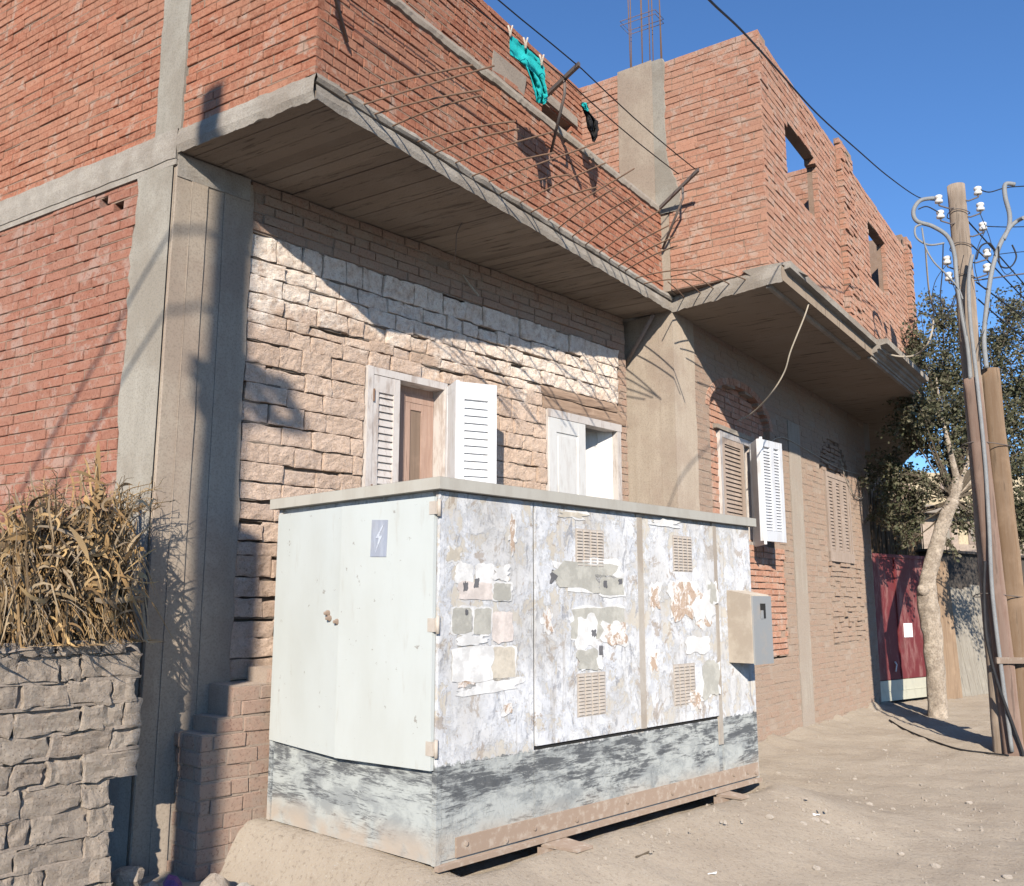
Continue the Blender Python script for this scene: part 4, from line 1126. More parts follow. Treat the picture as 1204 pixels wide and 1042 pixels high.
# shell with rounded corner posts
mb.fbox(LF, 0.012, CL - 0.012, -CD + 0.012, -0.012, 0.0, 0.49, 0)
mb.fbox(LF, 0.742, 0.751, -0.0119, -0.006, 0.02, CH - 0.01, 2); mb.fbox(LF, 0.752, 2.735, -0.0119, -0.004, 0.481, 0.502, 2)
mb.fbox(LF, 0.012, CL - 0.012, -CD + 0.012, -0.012, 0.49, CH, 1)
mb.fbox(LF, 0.0, 0.035, -0.035, 0.0, 0.0, CH - 0.002, 1); mb.fbox(LF, CL - 0.04, CL, -0.035, 0.0, 0.0, CH - 0.002, 1)
mb.fbox(LF, 0.0, 0.035, -CD, -CD + 0.035, 0.0, CH - 0.002, 1); mb.fbox(LF, CL - 0.04, CL, -CD, -CD + 0.035, 0.0, CH - 0.002, 1)
body = lb(mb, 'body', [M['cab_foot'], M['cab_front'], M['hole']])
mb = MB()
mb.fbox(LF, 0.037, 0.741, -0.02, -0.001, 0.02, CH - 0.004); body_p = lb(mb, 'fixed_panel', M['cab_front'])
mb = MB(); mb.fbox(LF, 2.805, CL - 0.042, -0.02, -0.001, 0.02, CH - 0.004); lb(mb, 'fixed_panel', M['cab_front'])
mb = MB(); mb.fbox(LF, 0.745, 2.735, -0.02, -0.001, 0.02, 0.480); lb(mb, 'foot_panel', M['cab_front'])
mb = MB(); mb.fbox(LF, 1.78, 1.845, -0.02, 0.004, 0.50, CH - 0.004); lb(mb, 'trim_strip', M['cream_trim'])
mb = MB(); mb.fbox(LF, 2.742, 2.80, -0.02, 0.003, 0.30, CH - 0.004); lb(mb, 'trim_strip', M['cream_trim'])
d1 = MB(); d1.fbox(LF, 0.752, 1.770, -0.0035, 0.012, 0.504, CH - 0.03); d1 = lb(d1, 'door', M['cab_front'])
d2 = MB(); d2.fbox(LF, 1.85, 2.737, -0.0035, 0.012, 0.504, CH - 0.03); d2 = lb(d2, 'door', M['cab_front'])
def vent(par, p0, p1, cols=4, rows=12):
    (a0, z1), (a1, z0) = cx(*p0), cx(*p1); mb = MB()
    dx = (a1 - a0) / cols; dz = (z1 - z0) / rows
    mb.fbox(LF, a0 - 0.006, a1 + 0.006, 0.006, 0.0128, z0 - 0.006, z1 + 0.004, 0)
    for i in range(cols):
        for j in range(rows):
            xa, xb = a0 + dx * (i + 0.14), a0 + dx * (i + 0.86); za = z0 + dz * j
            mb.hexa([(xa, -0.0195, za + dz * 0.16), (xb, -0.0195, za + dz * 0.16), (xb, -0.012, za + dz * 0.16), (xa, -0.012, za + dz * 0.16),
                     (xa, -0.0195, za + dz * 0.30), (xb, -0.0195, za + dz * 0.30), (xb, -0.0122, za + dz * 0.92), (xa, -0.0122, za + dz * 0.92)], 0)
            mb.fbox(LF, xa + 0.003, xb - 0.003, 0.0, 0.0134, za + dz * 0.02, za + dz * 0.155, 1)
    lb(mb, 'vent', [M['vent'], M['hole']], par)
vent(d1, (675, 622), (708, 667)); vent(d1, (677, 793), (710, 838)); vent(d2, (789, 630), (812, 672)); vent(d2, (790, 782), (816, 826))
# left end: two door leaves, the near one bowed out
def side_leaf(b0, b1, o0, o1, zb0, zb1):
    mb = MB(); n = 6; g = []
    for i in range(n + 1):
        t = i / n; bb = b0 + (b1 - b0) * t; oo = o0 + (o1 - o0) * t
        g.append((bb, oo, zb0 + (zb1 - zb0) * t))
    for (bb, oo, zb), (bc, oc, zc) in zip(g[:-1], g[1:]):
        mb.hexa([LL_.at(bb, oo, zb), LL_.at(bc, oc, zc), LL_.at(bc, oc - 0.022, zc), LL_.at(bb, oo - 0.022, zb),
                 LL_.at(bb, oo, CH - 0.035), LL_.at(bc, oc, CH - 0.035), LL_.at(bc, oc - 0.022, CH - 0.035), LL_.at(bb, oo - 0.022, CH - 0.035)])
    return lb(mb, 'door', M['cab_side'])
ln = side_leaf(0.016, 0.80, 0.030, 0.050, 0.462, 0.445); lf_ = side_leaf(0.803, 1.53, 0.046, 0.012, 0.446, 0.47)
pq = [FKL.px(x, y) for x, y in ((445, 612), (463, 612), (461, 655), (443, 655))]
mb = MB(); s_ = [(p[0], p[1] - KZ) for p in pq]; od = lambda b_: 0.034 + 0.025 * b_
oo = 0.043
mb.plate([LL_.at(a_, od(a_), z_) for a_, z_ in s_], 0.003, (-1, 0, 0), 0)
ca, cz = (s_[0][0] + s_[1][0]) / 2 + 0.002, (s_[0][1] + s_[2][1]) / 2
bolt = [(0.03, 0.07), (-0.03, 0.0), (0.0, 0.0), (-0.03, -0.085), (0.03, 0.012), (0.003, 0.012), (0.04, 0.07)]
mb.plate([LL_.at(ca - q[0], od(ca) + 0.003, cz + q[1]) for q in bolt], 0.002, (-1, 0, 0), 1)
M['plate_grey'] = mat_paint('plate_grey', (0.34, 0.37, 0.44), worn=(0.45, 0.48, 0.54), amt=0.6, scale=20)
M['plate_pale'] = mat_rough('plate_pale', (0.46, 0.50, 0.57), (0.52, 0.55, 0.62), 9)
lb(mb, 'warning_plate', [M['plate_grey'], M['plate_pale']], ln)
mb = MB()
for (x, y) in ((393, 721), (395, 727), (404, 731)):
    a, z = FKL.px(x, y); mb.lathe(LL_.at(a, 0.04, z - KZ), (-1, 0, 0), [(0.018, 0), (0.018, 0.012), (0.010, 0.016), (0.010, 0.03), (0.004, 0.032)], 10, 0)
lb(mb, 'lock', M['rust'], ln)
for (x, y) in ((520, 597), (515, 735), (511, 880)):
    z = FKL.px(x, y)[1] - KZ; mb = MB()
    mb.tube([(-0.012, -0.006, z - 0.045), (-0.012, -0.006, z + 0.045)], 0.011, 10); mb.fbox(LL_, 0.0, 0.05, 0.02, 0.034, z - 0.035, z + 0.035); lb(mb, 'hinge', M['vent'])
# roof cap
mb = MB(); ov = 0.045
P = [(-ov, -ov), (CL + ov, -ov), (CL + ov, CD + ov), (-ov, CD + ov)]
mb.prism(P, CH + 0.002, CH + 0.066, 0)
Pi = [(0.25, 0.25), (CL - 0.25, 0.25), (CL - 0.25, CD - 0.25), (0.25, CD - 0.25)]
b0 = len(mb.v); mb.v += [(p[0], p[1], CH + 0.0665) for p in P] + [(p[0], p[1], CH + 0.085) for p in Pi]
mb.quad_faces(b0, [(0, 1, 5, 4), (1, 2, 6, 5), (2, 3, 7, 6), (3, 0, 4, 7), (4, 5, 6, 7)], 0)
lb(mb, 'roof_cap', M['cab_cap'])
# rusty angle rail with bolts, lifting lugs
mb = MB()
mb.fbox(LF, 0.133, CL - 0.03, 0.0005, 0.012, 0.022, 0.118); mb.fbox(LF, 0.0, CL, -0.01, 0.022, -0.022, 0.004)
for a in (0.2, 0.5, 0.73, 1.1, 1.6, 2.1, 2.45, 2.9, 3.1, 3.22):
    mb.lathe((a, -0.012, 0.06 + 0.02 * math.sin(a * 9)), (0, -1, 0), [(0.013, 0), (0.013, 0.008), (0.005, 0.012)], 8, 0)
lb(mb, 'base_rail', M['rust'])
def lug(a, sc):
    mb = MB(); w = 0.20 * sc; d = 0.22 * sc
    mb.hexa([(a, -0.0, -0.045), (a + w, -0.0, -0.045), (a + w * 0.95, -d, -0.050), (a + w * 0.25, -d, -0.050),
             (a, -0.0, -0.026), (a + w, -0.0, -0.026), (a + w * 0.95, -d, -0.036), (a + w * 0.25, -d, -0.036)])
    mb.hexa([(a - 0.02, 0.01, -0.14), (a + w * 0.97, -d + 0.012, -0.165), (a + w * 0.97, -d, -0.165), (a - 0.02, -0.002, -0.14),
             (a - 0.02, 0.01, -0.045), (a + w * 0.97, -d + 0.012, -0.052), (a + w * 0.97, -d, -0.052), (a - 0.02, -0.002, -0.045)])
    c = Vector((a + w * 0.80, -d * 0.80 - 0.006, -0.10)); nn = Vector((-0.70, -0.70, 0)).normalized()
    nn = Vector((-d, -w * 0.97, 0)).normalized()
    mb.lathe(c - nn * 0.005, nn, [(0.020, 0), (0.020, 0.010)], 12, 1)
    lb(mb, 'lifting_lug', [M['rust'], M['hole']])
lug(cx(632, 985)[0] + 0.03, 1.0); lug(cx(842, 930)[0], 0.8)
# meter box on the right panel
ma = cx(856, 740)[0]; best = min(((abs(0 - 0), 0),))
mo = 0.05
Kw = lambda a, o, z: FK.at(a, o, z)
def to_px(p):
    q = Vector(p) - CAM; d = q.y * _c + q.z * _s; return CX + F_PX * q.x / d, CY - F_PX * (-q.y * _s + q.z * _c) / d
while to_px(Kw(ma, mo, 1.45))[0] < 883: mo += 0.005
mw = 0.05
while to_px(Kw(ma + mw, mo, 1.45))[0] < 905: mw += 0.005
mz0, mz1 = cx(858, 779)[1], cx(858, 694)[1]
mb = MB()
mb.hexa([LF.at(ma, mo, mz0), LF.at(ma + mw, mo, mz0), LF.at(ma + mw, -0.0, mz0), LF.at(ma, -0.0, mz0),
         LF.at(ma, mo, mz1 - 0.035), LF.at(ma + mw, mo, mz1 - 0.035), LF.at(ma + mw, -0.0, mz1), LF.at(ma, -0.0, mz1)])
mx = lb(mb, 'meter_box', M['box_beige'])
mb = MB()
mb.fbox(LF, ma + 0.012, ma + mw + 0.01, mo + 0.001, mo + 0.014, mz0 - 0.01, mz1 - 0.045, 0)
mb.fbox(LF, ma + mw * 0.42, ma + mw * 0.70, mo + 0.010, mo + 0.0165, mz1 - 0.21, mz1 - 0.10, 1)
mb.fbox(LF, ma + mw * 0.42, ma + mw * 0.56, mo + 0.012, mo + 0.019, mz1 - 0.212, mz1 - 0.15, 0)
lb(mb, 'box_door', [M['grey_steel'], M['hole']], mx)
# torn posters
seq = [0]
def scrap(par, x0, y0, x1, y1, kind, jag=0.22, base=0.0, seed=0, lift=None):
    (a0, zt), (a1, zb) = cx(x0, y0), cx(x1, y1); r = random.Random(seed + int(x0 * 7 + y0 * 13)); n = 26; pts = []
    seq[0] += 1; o = base + 0.0018 + 0.0006 * (seq[0] % 9)
    w, h = a1 - a0, zt - zb
    for i in range(n):
        th = 2 * math.pi * i / n; cx_, sx = math.cos(th), math.sin(th); k = 1 / max(abs(cx_), abs(sx))
        q = 1 - jag * (0.5 + 0.9 * mnoise.noise(Vector((cx_ * 1.9 + seed, sx * 1.9, x0 * 0.37)))) - r.uniform(0, jag * 0.35)
        l = 0.0
        if lift and cx_ * lift[0] + sx * lift[1] > 0.9: l = lift[2] * (cx_ * lift[0] + sx * lift[1] - 0.9) * 4
        pts.append(LF.at((a0 + a1) / 2 + w / 2 * cx_ * k * q, o + l, (zt + zb) / 2 + h / 2 * sx * k * q))
    mb = MB(); c = Vector((0, 0, 0))
    for p in pts: c += p
    c /= n; b0 = len(mb.v); mb.v += [tuple(c)] + [tuple(p) for p in pts] + [tuple(p + Vector((0, 0.0015, 0))) for p in pts]
    for i in range(n):
        j = (i + 1) % n; mb.quad_faces(b0, [(0, 1 + i, 1 + j), (1 + i, 1 + n + i, 1 + n + j, 1 + j)], 0)
    lb(mb, 'poster_scrap', M['paper_' + kind], par)
P1 = body_p; B0, B1 = 0.0, 0.0125
for args in (
    (P1, 533, 660, 558, 690, 'w'), (P1, 557, 659, 582, 708, 'w'), (P1, 535, 682, 582, 708, 'p', 0.3), (P1, 541, 680, 553, 700, 'k', 0.3), (P1, 554, 676, 566, 696, 'k', 0.3), (P1, 578, 684, 601, 708, 'g', 0.2),
    (P1, 579, 664, 600, 686, 'c', 0.45, 0, 3, (0.6, 0.6, 0.03)), (P1, 531, 713, 556, 746, 'g', 0.12), (P1, 556, 714, 578, 748, 'g', 0.14), (P1, 577, 716, 604, 758, 'p', 0.2), (P1, 544, 714, 552, 726, 'k', 0.3),
    (P1, 530, 746, 578, 760, 'w', 0.4), (P1, 530, 762, 578, 800, 'g', 0.1), (P1, 576, 760, 606, 800, 'c', 0.12), (P1, 536, 790, 562, 810, 'b', 0.55), (P1, 590, 826, 604, 840, 'b', 0.6), (P1, 598, 600, 606, 660, 'b', 0.6),
    (P1, 524, 640, 545, 665, 'c', 0.5), (P1, 528, 800, 620, 812, 'w', 0.3),
    (d1, 640, 655, 735, 700, 'g', 0.35), (d1, 700, 677, 733, 702, 'g', 0.2), (d1, 704, 680, 714, 694, 'k', 0.3), (d1, 722, 678, 732, 690, 'k', 0.3), (d1, 665, 712, 735, 752, 'g', 0.2), (d1, 672, 716, 704, 768, 'w', 0.4),
    (d1, 690, 738, 702, 752, 'k', 0.3), (d1, 705, 726, 738, 762, 'b', 0.45), (d1, 712, 728, 730, 748, 'w', 0.5), (d1, 674, 760, 706, 790, 'g', 0.4), (d1, 700, 755, 710, 778, 'k', 0.3), (d1, 634, 712, 650, 748, 'b', 0.6), (d1, 640, 664, 660, 690, 'k', 0.3), (d1, 652, 598, 690, 612, 'c', 0.5),
    (d2, 782, 672, 820, 735, 'b', 0.4), (d2, 812, 690, 838, 740, 'b', 0.5), (d2, 798, 680, 812, 730, 'w', 0.6), (d2, 828, 682, 842, 712, 'g', 0.35, 0, 5, (0.4, 0.8, 0.02)), (d2, 760, 684, 775, 720, 'b', 0.55), (d2, 820, 775, 846, 822, 'g', 0.4), (d2, 758, 610, 800, 622, 'c', 0.5),
    (d2, 760, 765, 772, 792, 'b', 0.6), (d2, 806, 806, 826, 836, 'b', 0.55), (d2, 800, 745, 836, 770, 'w', 0.4)):
    a = list(args); a += [0.22] * (7 - len(a)) if len(a) < 7 else []
    par, x0, y0, x1, y1, kind, jag = a[:7]; sd = a[8] if len(a) > 8 else 0; lf2 = a[9] if len(a) > 9 else None
    if kind == 'k':
        xm, ym = (x0 + x1) / 2, (y0 + y1) / 2; x0, x1, y0, y1 = xm + (x0 - xm) * 0.62, xm + (x1 - xm) * 0.62, ym + (y0 - ym) * 0.8, ym + (y1 - ym) * 0.8; jag = 0.42
    if kind in 'gcb': scrap(par, x0 - 3, y0 - 3, x1 + 3, y1 + 3, 'w', jag + 0.08, (B0 if par is P1 else B1) - 0.0006, sd + 5)
    scrap(par, x0, y0, x1, y1, kind, jag, B0 if par is P1 else B1, sd, lf2)

# ------------------------------------------------------------------ brick stub and rubble wall
st = on_z(228, 1038, 0).xy; FST = Frame(st, U); FSE = Frame(st, dc, n=(-U.x, -U.y))
STD = (st - A).dot(FW.n) - 0.02
def sp_stub(za, zb):
    zm = (za + zb) / 2
    a = 0.0 if zm < 0.83 else (0.09 if zm < 0.93 else (0.19 if zm < 1.13 else 0.46))
    return [(a + 0.012 * rnd.random(), 1.7)] if zm < 1.21 else []
mb = MB()
bricks(mb, FST, sp_stub, -0.10, 1.19, h=0.092, bl=0.215, joint=0.012, recess=0.012, thick=STD, seed=61, fill=0.8, pj=0.005, jit=0.005)
bricks(mb, FSE, lambda a, b: [(0.012, STD)], -0.10, 0.82, h=0.092, bl=0.24, joint=0.014, recess=0.016, thick=0.06, seed=62, fill=0.8, pj=0.010, jit=0.006)
o = mb.build('brick_pier', [M['brick_stub'], M['mud_wash']], fix=False)
tag(o, 'low stepped stub of dusty bricks between rubble wall and cabinet', 'wall')

RB = on_z(133, 1065, 0).xy; FRB = Frame(RB, -vpdir(1500))
jagp = [(748, 148), (768, 150), (772, 168), (792, 166), (800, 160), (830, 163), (835, 167), (866, 165), (870, 164), (897, 163), (900, 124), (928, 124), (931, 139), (958, 138), (962, 129), (990, 130), (995, 132), (1025, 131), (1070, 133)]
def sp_rub(za, zb):
    zm = (za + zb) / 2; py = None
    best = None
    for i in range(740, 1080, 3):
        zz = FRB.px(140, i)[1]
        if best is None or abs(zz - zm) < best[0]: best = (abs(zz - zm), i)
    py = best[1]; e = jagp[-1][1]
    for (y0, x0), (y1, x1) in zip(jagp[:-1], jagp[1:]):
        if y0 <= py <= y1: e = x0 + (x1 - x0) * (py - y0) / (y1 - y0)
    if py < jagp[0][0]: e = jagp[0][1]
    return [(FRB.px(e, py)[0], 3.0)]
mb = MB()
stones(mb, FRB, sp_rub, -0.15, 1.40, h=0.140, wl=(0.10, 0.36), joint=0.009, recess=0.009, thick=0.36, seed=71, missing=0.0, amp=0.020, fill=0.9, rr=0.016, wob=0.028)
g = []
for i in range(46):
    row = []
    for j in range(9):
        a = -0.06 + 3.0 * i / 45; oo = -0.36 + 0.37 * j / 8
        row.append(FRB.at(a, oo, 1.395 + 0.022 * fbm((a * 4, oo * 6, 2)) - (0.03 if j in (0, 8) else 0) - (0.05 if i == 0 else 0)))
    g.append(row)
mb.sheet(g, 1)
o = mb.build('rubble_wall', [M['rubble'], M['mud']], fix=False); tag(o, 'rough mud daubed rubble wall with broken end in left foreground', 'wall')

# ------------------------------------------------------------------ dry stalks on the rubble wall
M['straw'] = mat_leaf('dry_stalks', [(0.05, 0.035, 0.02), (0.32, 0.20, 0.095), (0.47, 0.30, 0.13), (0.13, 0.095, 0.065), (0.58, 0.40, 0.19), (0.22, 0.165, 0.115), (0.52, 0.40, 0.25), (0.28, 0.23, 0.18)], trans=0.15, rough=0.75)
mb = MB(); r = random.Random(5)
def ribbon(pts, w, twist0, twist1):
    b0 = len(mb.v); n = len(pts)
    for i, p in enumerate(pts):
        t = (Vector(pts[min(i + 1, n - 1)]) - Vector(pts[max(i - 1, 0)])).normalized()
        th = twist0 + (twist1 - twist0) * i / (n - 1)
        s1 = t.cross(Vector((math.cos(th), math.sin(th), 0.15))).normalized()
        ww = w * (0.35 + 0.65 * math.sin(math.pi * min(1, 0.12 + 0.88 * i / (n - 1)))) * (0.1 if i == n - 1 else 1)
        mb.v += [tuple(Vector(p) - s1 * ww), tuple(Vector(p) + s1 * ww)]
    for i in range(n - 1): mb.quad_faces(b0, [(2 * i, 2 * i + 1, 2 * i + 3, 2 * i + 2)], 0, True)
def hmax(a):     # outline of the bundle along the wall
    return hbase(a) * (0.86 + 0.34 * mnoise.noise(Vector((a * 7.0, 2.0, 0))))
def hbase(a):
    if a < 0.14: return 0.95 + a * 0.6
    if a < 0.52: return 0.98
    return max(0.32, 0.98 - (a - 0.52) * 3.2)
for k in range(3400):
    a0 = r.uniform(0.06, 0.60) if r.random() < .88 else r.uniform(0.55, 1.0); o0 = -0.20 + r.gauss(0, 0.09)
    H_ = hmax(a0) * (r.uniform(0.35, 1.0) if r.random() < 0.75 else r.uniform(0.1, 0.45))
    la = (r.gauss(0.0, 0.13) + (0.30 - a0) * -0.25) * H_; lo_ = r.gauss(0.0, 0.14) * H_
    stem = r.random() < 0.30; zb = 1.38 + r.uniform(0, 0.45) * (0 if stem else 1) * hmax(a0)
    cr = 0 if stem else abs(r.gauss(0, 0.26)); cd = r.uniform(0, 2 * math.pi); pts = []
    n = 8 if stem else 11; kink = r.uniform(0.35, 0.9) if r.random() < 0.5 else 2; kd = Vector((r.gauss(0, 1), r.gauss(0, 1), r.uniform(-1.2, 0.3)))
    for i in range(n):
        t = i / (n - 1); dz = H_ * t; bend = cr * t * t
        if not stem: dz -= cr * 0.9 * max(0, t - 0.55) ** 2 * 4
        q = FRB.at(a0 + la * t + math.cos(cd) * bend * 0.7 + 0.016 * math.sin(11 * t + cd), o0 + lo_ * t + math.sin(cd) * bend * 0.7 + 0.012 * math.sin(14 * t + cd * 3), max(1.385, zb + dz * (1.0 if stem else 0.78)))
        qa = (Vector((q.x, q.y)) - FRB.P).dot(FRB.d)
        if qa < 0.0: q = q + Vector((FRB.d.x, FRB.d.y, 0)) * (-qa * 0.85)
        if t > kink: q = pts[-1] + kd.normalized() * H_ * 0.09 + Vector((0, 0, -0.012 * i))
        q.z = max(q.z, 1.385); pts.append(q)
    if stem: mb.tube(pts, [0.0055 - 0.004 * i / (n - 1) for i in range(n)], 4, 0)
    else: ribbon(pts, r.uniform(0.002, 0.009) if r.random() < .88 else r.uniform(0.010, 0.020), r.uniform(0, 6.3), r.uniform(0, 9))
# broad crumpled leaves hanging through the bundle
for k in range(420):
    a0 = r.uniform(0.06, 0.62); z0 = 1.40 + hmax(a0) * r.uniform(0.05, 0.92); o0 = -0.16 + abs(r.gauss(0, 0.11)); L_ = r.uniform(0.10, 0.34)
    d = Vector((r.gauss(0, 1), r.gauss(0, 1), r.gauss(0, 1))).normalized(); p0 = FRB.at(a0, o0, z0); pts = []
    ax = Vector((r.gauss(0, 1), r.gauss(0, 1), r.gauss(0, 1))).normalized(); dd = d.copy(); q = p0.copy(); cu = r.gauss(0, 0.42)
    for i in range(9):
        pts.append(q.copy()); dd = (Matrix.Rotation(cu * r.uniform(0.4, 1.6), 3, ax) @ dd); dd.z -= 0.10; dd.normalize(); q = q + dd * L_ / 8; q.z = max(q.z, 1.39)
    ribbon(pts, r.uniform(0.004, 0.011) if k % 5 else r.uniform(0.010, 0.018), r.uniform(0, 6.3), r.uniform(0, 9))
# feathery flower tops
for k in range(46):
    a0 = r.choice([r.uniform(-0.02, 0.18), r.uniform(0.25, 0.62), r.uniform(0.0, 0.6)]); o0 = -0.2 + r.gauss(0, 0.09); z0 = 1.38 + hmax(a0) * r.uniform(0.72, 0.98)
    la, lo_ = r.gauss(-0.05, 0.12), r.gauss(0, 0.1)
    st_ = [FRB.at(a0 + la * t, o0 + lo_ * t, z0 + 0.24 * t - 0.10 * t * t) for t in (0, 0.3, 0.6, 1)]
    mb.tube(st_, [0.004, 0.003, 0.003, 0.0015], 4, 0)
    for j in range(9):
        t = r.uniform(0.15, 1); p = Vector(st_[0]).lerp(Vector(st_[3]), t); d = Vector((r.gauss(0, 1), r.gauss(0, 1), r.uniform(0.2, 1.2))).normalized() * r.uniform(0.05, 0.13)
        mb.tube([p, p + d * 0.5 + Vector((0, 0, 0.01)), p + d - Vector((0, 0, 0.02))], [0.0022, 0.002, 0.001], 3, 0)
o = mb.build('stalk_bundle', M['straw'], fix=False); tag(o, 'shaggy bundle of dry maize stalks and leaves on the rubble wall', 'dry stalks')
# ------------------------------------------------------------------ utility pole
M['pole_wood'] = mat_wood('pole_wood', (0.33, 0.255, 0.195), (0.46, 0.375, 0.30), streak=(18, 18, 1.2))
M['pole_red'] = mat_wood('post_reddish', (0.34, 0.22, 0.17), (0.43, 0.31, 0.25), streak=(18, 18, 1.2))
M['pole_tan'] = mat_wood('post_tan', (0.40, 0.26, 0.16), (0.48, 0.34, 0.23), streak=(18, 18, 1.2))
M['cable_grey'] = mat_rough('cable_grey', (0.34, 0.35, 0.36), (0.42, 0.43, 0.43), 6, 60, 0.003, 0.3, rough=0.65)
M['cable_black'] = mat_rough('cable_black', (0.025, 0.025, 0.028), (0.04, 0.04, 0.042), 8, 60, 0.002, 0.3, rough=0.6)
M['cable_tan'] = mat_rough('cable_tan', (0.42, 0.37, 0.30), (0.50, 0.44, 0.36), 8, 60, 0.002, 0.3, rough=0.8)
M['porcelain'] = mat_rough('porcelain', (0.74, 0.73, 0.70), (0.80, 0.79, 0.76), 12, 60, 0.001, 0.2, rough=0.3, spec=0.5, speck=0.05)
M['wire_steel'] = mat_metal('wire_steel', (0.14, 0.12, 0.11), rust=(0.22, 0.14, 0.10), rough=0.7)
PB = on_z(1186, 886, 0); PY = PB.y
pole = thing('utility_pole', 'tall round wooden utility pole with white insulators and two lashed support posts', 'utility pole', (PB.x, PB.y, 0))
def pole_wave(x, y, z0, z1, r0, r1, n=26, lx=0.0, seed=0):
    pts = []; rr = []
    for i in range(n + 1):
        t = i / n; z = z0 + (z1 - z0) * t
        pts.append((x + lx * t + 0.012 * fbm((z * 0.6, seed, 1)), y + 0.012 * fbm((z * 0.6, seed, 9)), z)); rr.append((r0 + (r1 - r0) * t) * (1 + 0.05 * mnoise.noise(Vector((z * 1.8, seed, 4)))))
    return pts, rr
mb = MB(); p, q = pole_wave(PB.x, PB.y + 0.06, -0.3, 6.60, 0.125, 0.100, 34, seed=1); mb.tube(p, q, 16); mb.build('shaft', M['pole_wood'], pole)
x1 = on_y(1142, 446, PY - 0.07); mb = MB(); p, q = pole_wave(on_z(1190, 886, 0).x - 0.02, PY - 0.09, -0.3, x1.z, 0.105, 0.092, lx=x1.x - on_z(1190, 886, 0).x + 0.02, seed=2); mb.tube(p, q, 14); mb.build('support_post', M['pole_red'], pole)
x2 = on_y(1164, 434, PY - 0.04); mb = MB(); p, q = pole_wave(PB.x + 0.23, PY - 0.03, -0.3, x2.z, 0.115, 0.098, lx=x2.x - PB.x - 0.23, seed=3); mb.tube(p, q, 14); mb.build('support_post', M['pole_tan'], pole)
for (py, rr) in ((249, .125), (288, .125), (325, .122), (524, .30), (700, .30)):
    mb = MB(); z = on_y(1165, py, PY).z; cxp = PB.x + (0.04 if rr > .2 else 0); pts = []
    for k in range(19):
        th = 2 * math.pi * k / 18; ex = rr if rr < .2 else 0.27; ey = rr if rr < .2 else 0.17
        pts.append((cxp + ex * math.cos(th), PY + (0.06 if rr < .2 else -0.01) + ey * math.sin(th), z + 0.02 * math.sin(th * 2)))
    mb.tube(pts, 0.006, 5, cap=False); mb.build('tie_wire', M['wire_steel'], pole)
mb = MB(); zz = on_y(1185, 775, PY).z; mb.box(PB.x - 0.16, PB.x + 0.42, PY - 0.235, PY - 0.205, zz - 0.035, zz + 0.03); mb.build('clamp_bar', M['rust'], pole)
ins = [(1104, 234), (1106, 252), (1150, 224), (1153, 243), (1156, 266), (1114, 306), (1116, 325), (1161, 297), (1161, 315)]
for (x, y) in ins:
    b0 = on_y(x, y + 5, PY - 0.02 if x < 1130 else PY - 0.06); mb = MB()
    mb.lathe(b0, (0, 0, 1), [(0.030, 0), (0.046, 0.006), (0.046, 0.032), (0.032, 0.040), (0.032, 0.056), (0.044, 0.062), (0.044, 0.088), (0.026, 0.100)], 14)
    i_ = mb.build('insulator', M['porcelain'], pole)
    mb = MB(); mb.tube([b0 + Vector((0, 0, -0.03)), b0 + Vector((0, 0, 0.0))], 0.009, 6)
    e = Vector((PB.x, PY + 0.02, b0.z - 0.03)); mb.tube([b0 + Vector((0, 0, -0.03)), (b0 + e) / 2 + Vector((0, 0, -0.045)), e], 0.009, 6); mb.build('bracket', M['wire_steel'], i_)
def pxtube(name, pts, Y, rad, mat, par=None, n=8, sub=6):
    """smooth cable through points given as (px, py[, dY])"""
    P = [on_y(p[0], p[1], Y + (p[2] if len(p) > 2 else 0)) for p in pts]
    return cable(name, P, rad, mat, par, n, sub)
def cable(name, P, rad, mat, par=None, n=8, sub=6):
    P = [Vector(p) for p in P]; out = []
    for i in range(len(P) - 1):
        p0 = P[max(i - 1, 0)]; p1 = P[i]; p2 = P[i + 1]; p3 = P[min(i + 2, len(P) - 1)]
        for k in range(sub):
            t = k / sub
            out.append(0.5 * ((2 * p1) + (p2 - p0) * t + (2 * p0 - 5 * p1 + 4 * p2 - p3) * t * t + (3 * p1 - p0 - 3 * p2 + p3) * t ** 3))
    out.append(P[-1]); mb = MB(); mb.tube(out, rad, n)
    return mb.build(name, mat, par, fix=False)
Yc = PY - 0.14
pxtube('cable', [(1098, 233), (1082, 236), (1074, 248), (1078, 260), (1096, 266), (1114, 278), (1122, 298), (1125, 330), (1131, 370), (1138, 410), (1141, 446)], Yc, 0.024, M['cable_grey'], pole, 10)
pxtube('cable', [(1143, 300), (1139, 330), (1141, 380), (1149, 450), (1158, 540), (1163, 620), (1167, 700), (1179, 800), (1190, 884)], PY - 0.20, 0.022, M['cable_grey'], pole, 10)
pxtube('cable', [(1193, 217), (1182, 217), (1182, 232), (1187, 252), (1186, 268), (1178, 283), (1172, 298), (1165, 325), (1159, 370), (1157, 400), (1160, 433)], Yc, 0.026, M['cable_grey'], pole, 10)
pxtube('cable', [(1204, 256, -.1), (1196, 260), (1187, 268), (1180, 282)], Yc - 0.01, 0.024, M['cable_grey'], pole, 8)
pxtube('cable', [(1158, 660), (1157, 700), (1160, 750), (1172, 800), (1190, 850), (1201, 880), (1203, 889)], PY - 0.24, 0.017, M['cable_black'], pole, 8)
pxtube('cable', [(1110, 286), (1092, 288), (1078, 280), (1076, 268), (1083, 264)], Yc, 0.012, M['cable_grey'], pole, 8)
pxtube('cable', [(1084, 268), (1088, 290), (1098, 308), (1112, 322), (1126, 338), (1132, 352)], Yc - 0.02, 0.010, M['cable_grey'], pole, 8)
pxtube('cable', [(1109, 286), (1108, 320), (1106, 352), (1116, 362), (1124, 345)], Yc, 0.007, M['cable_black'], pole, 6)
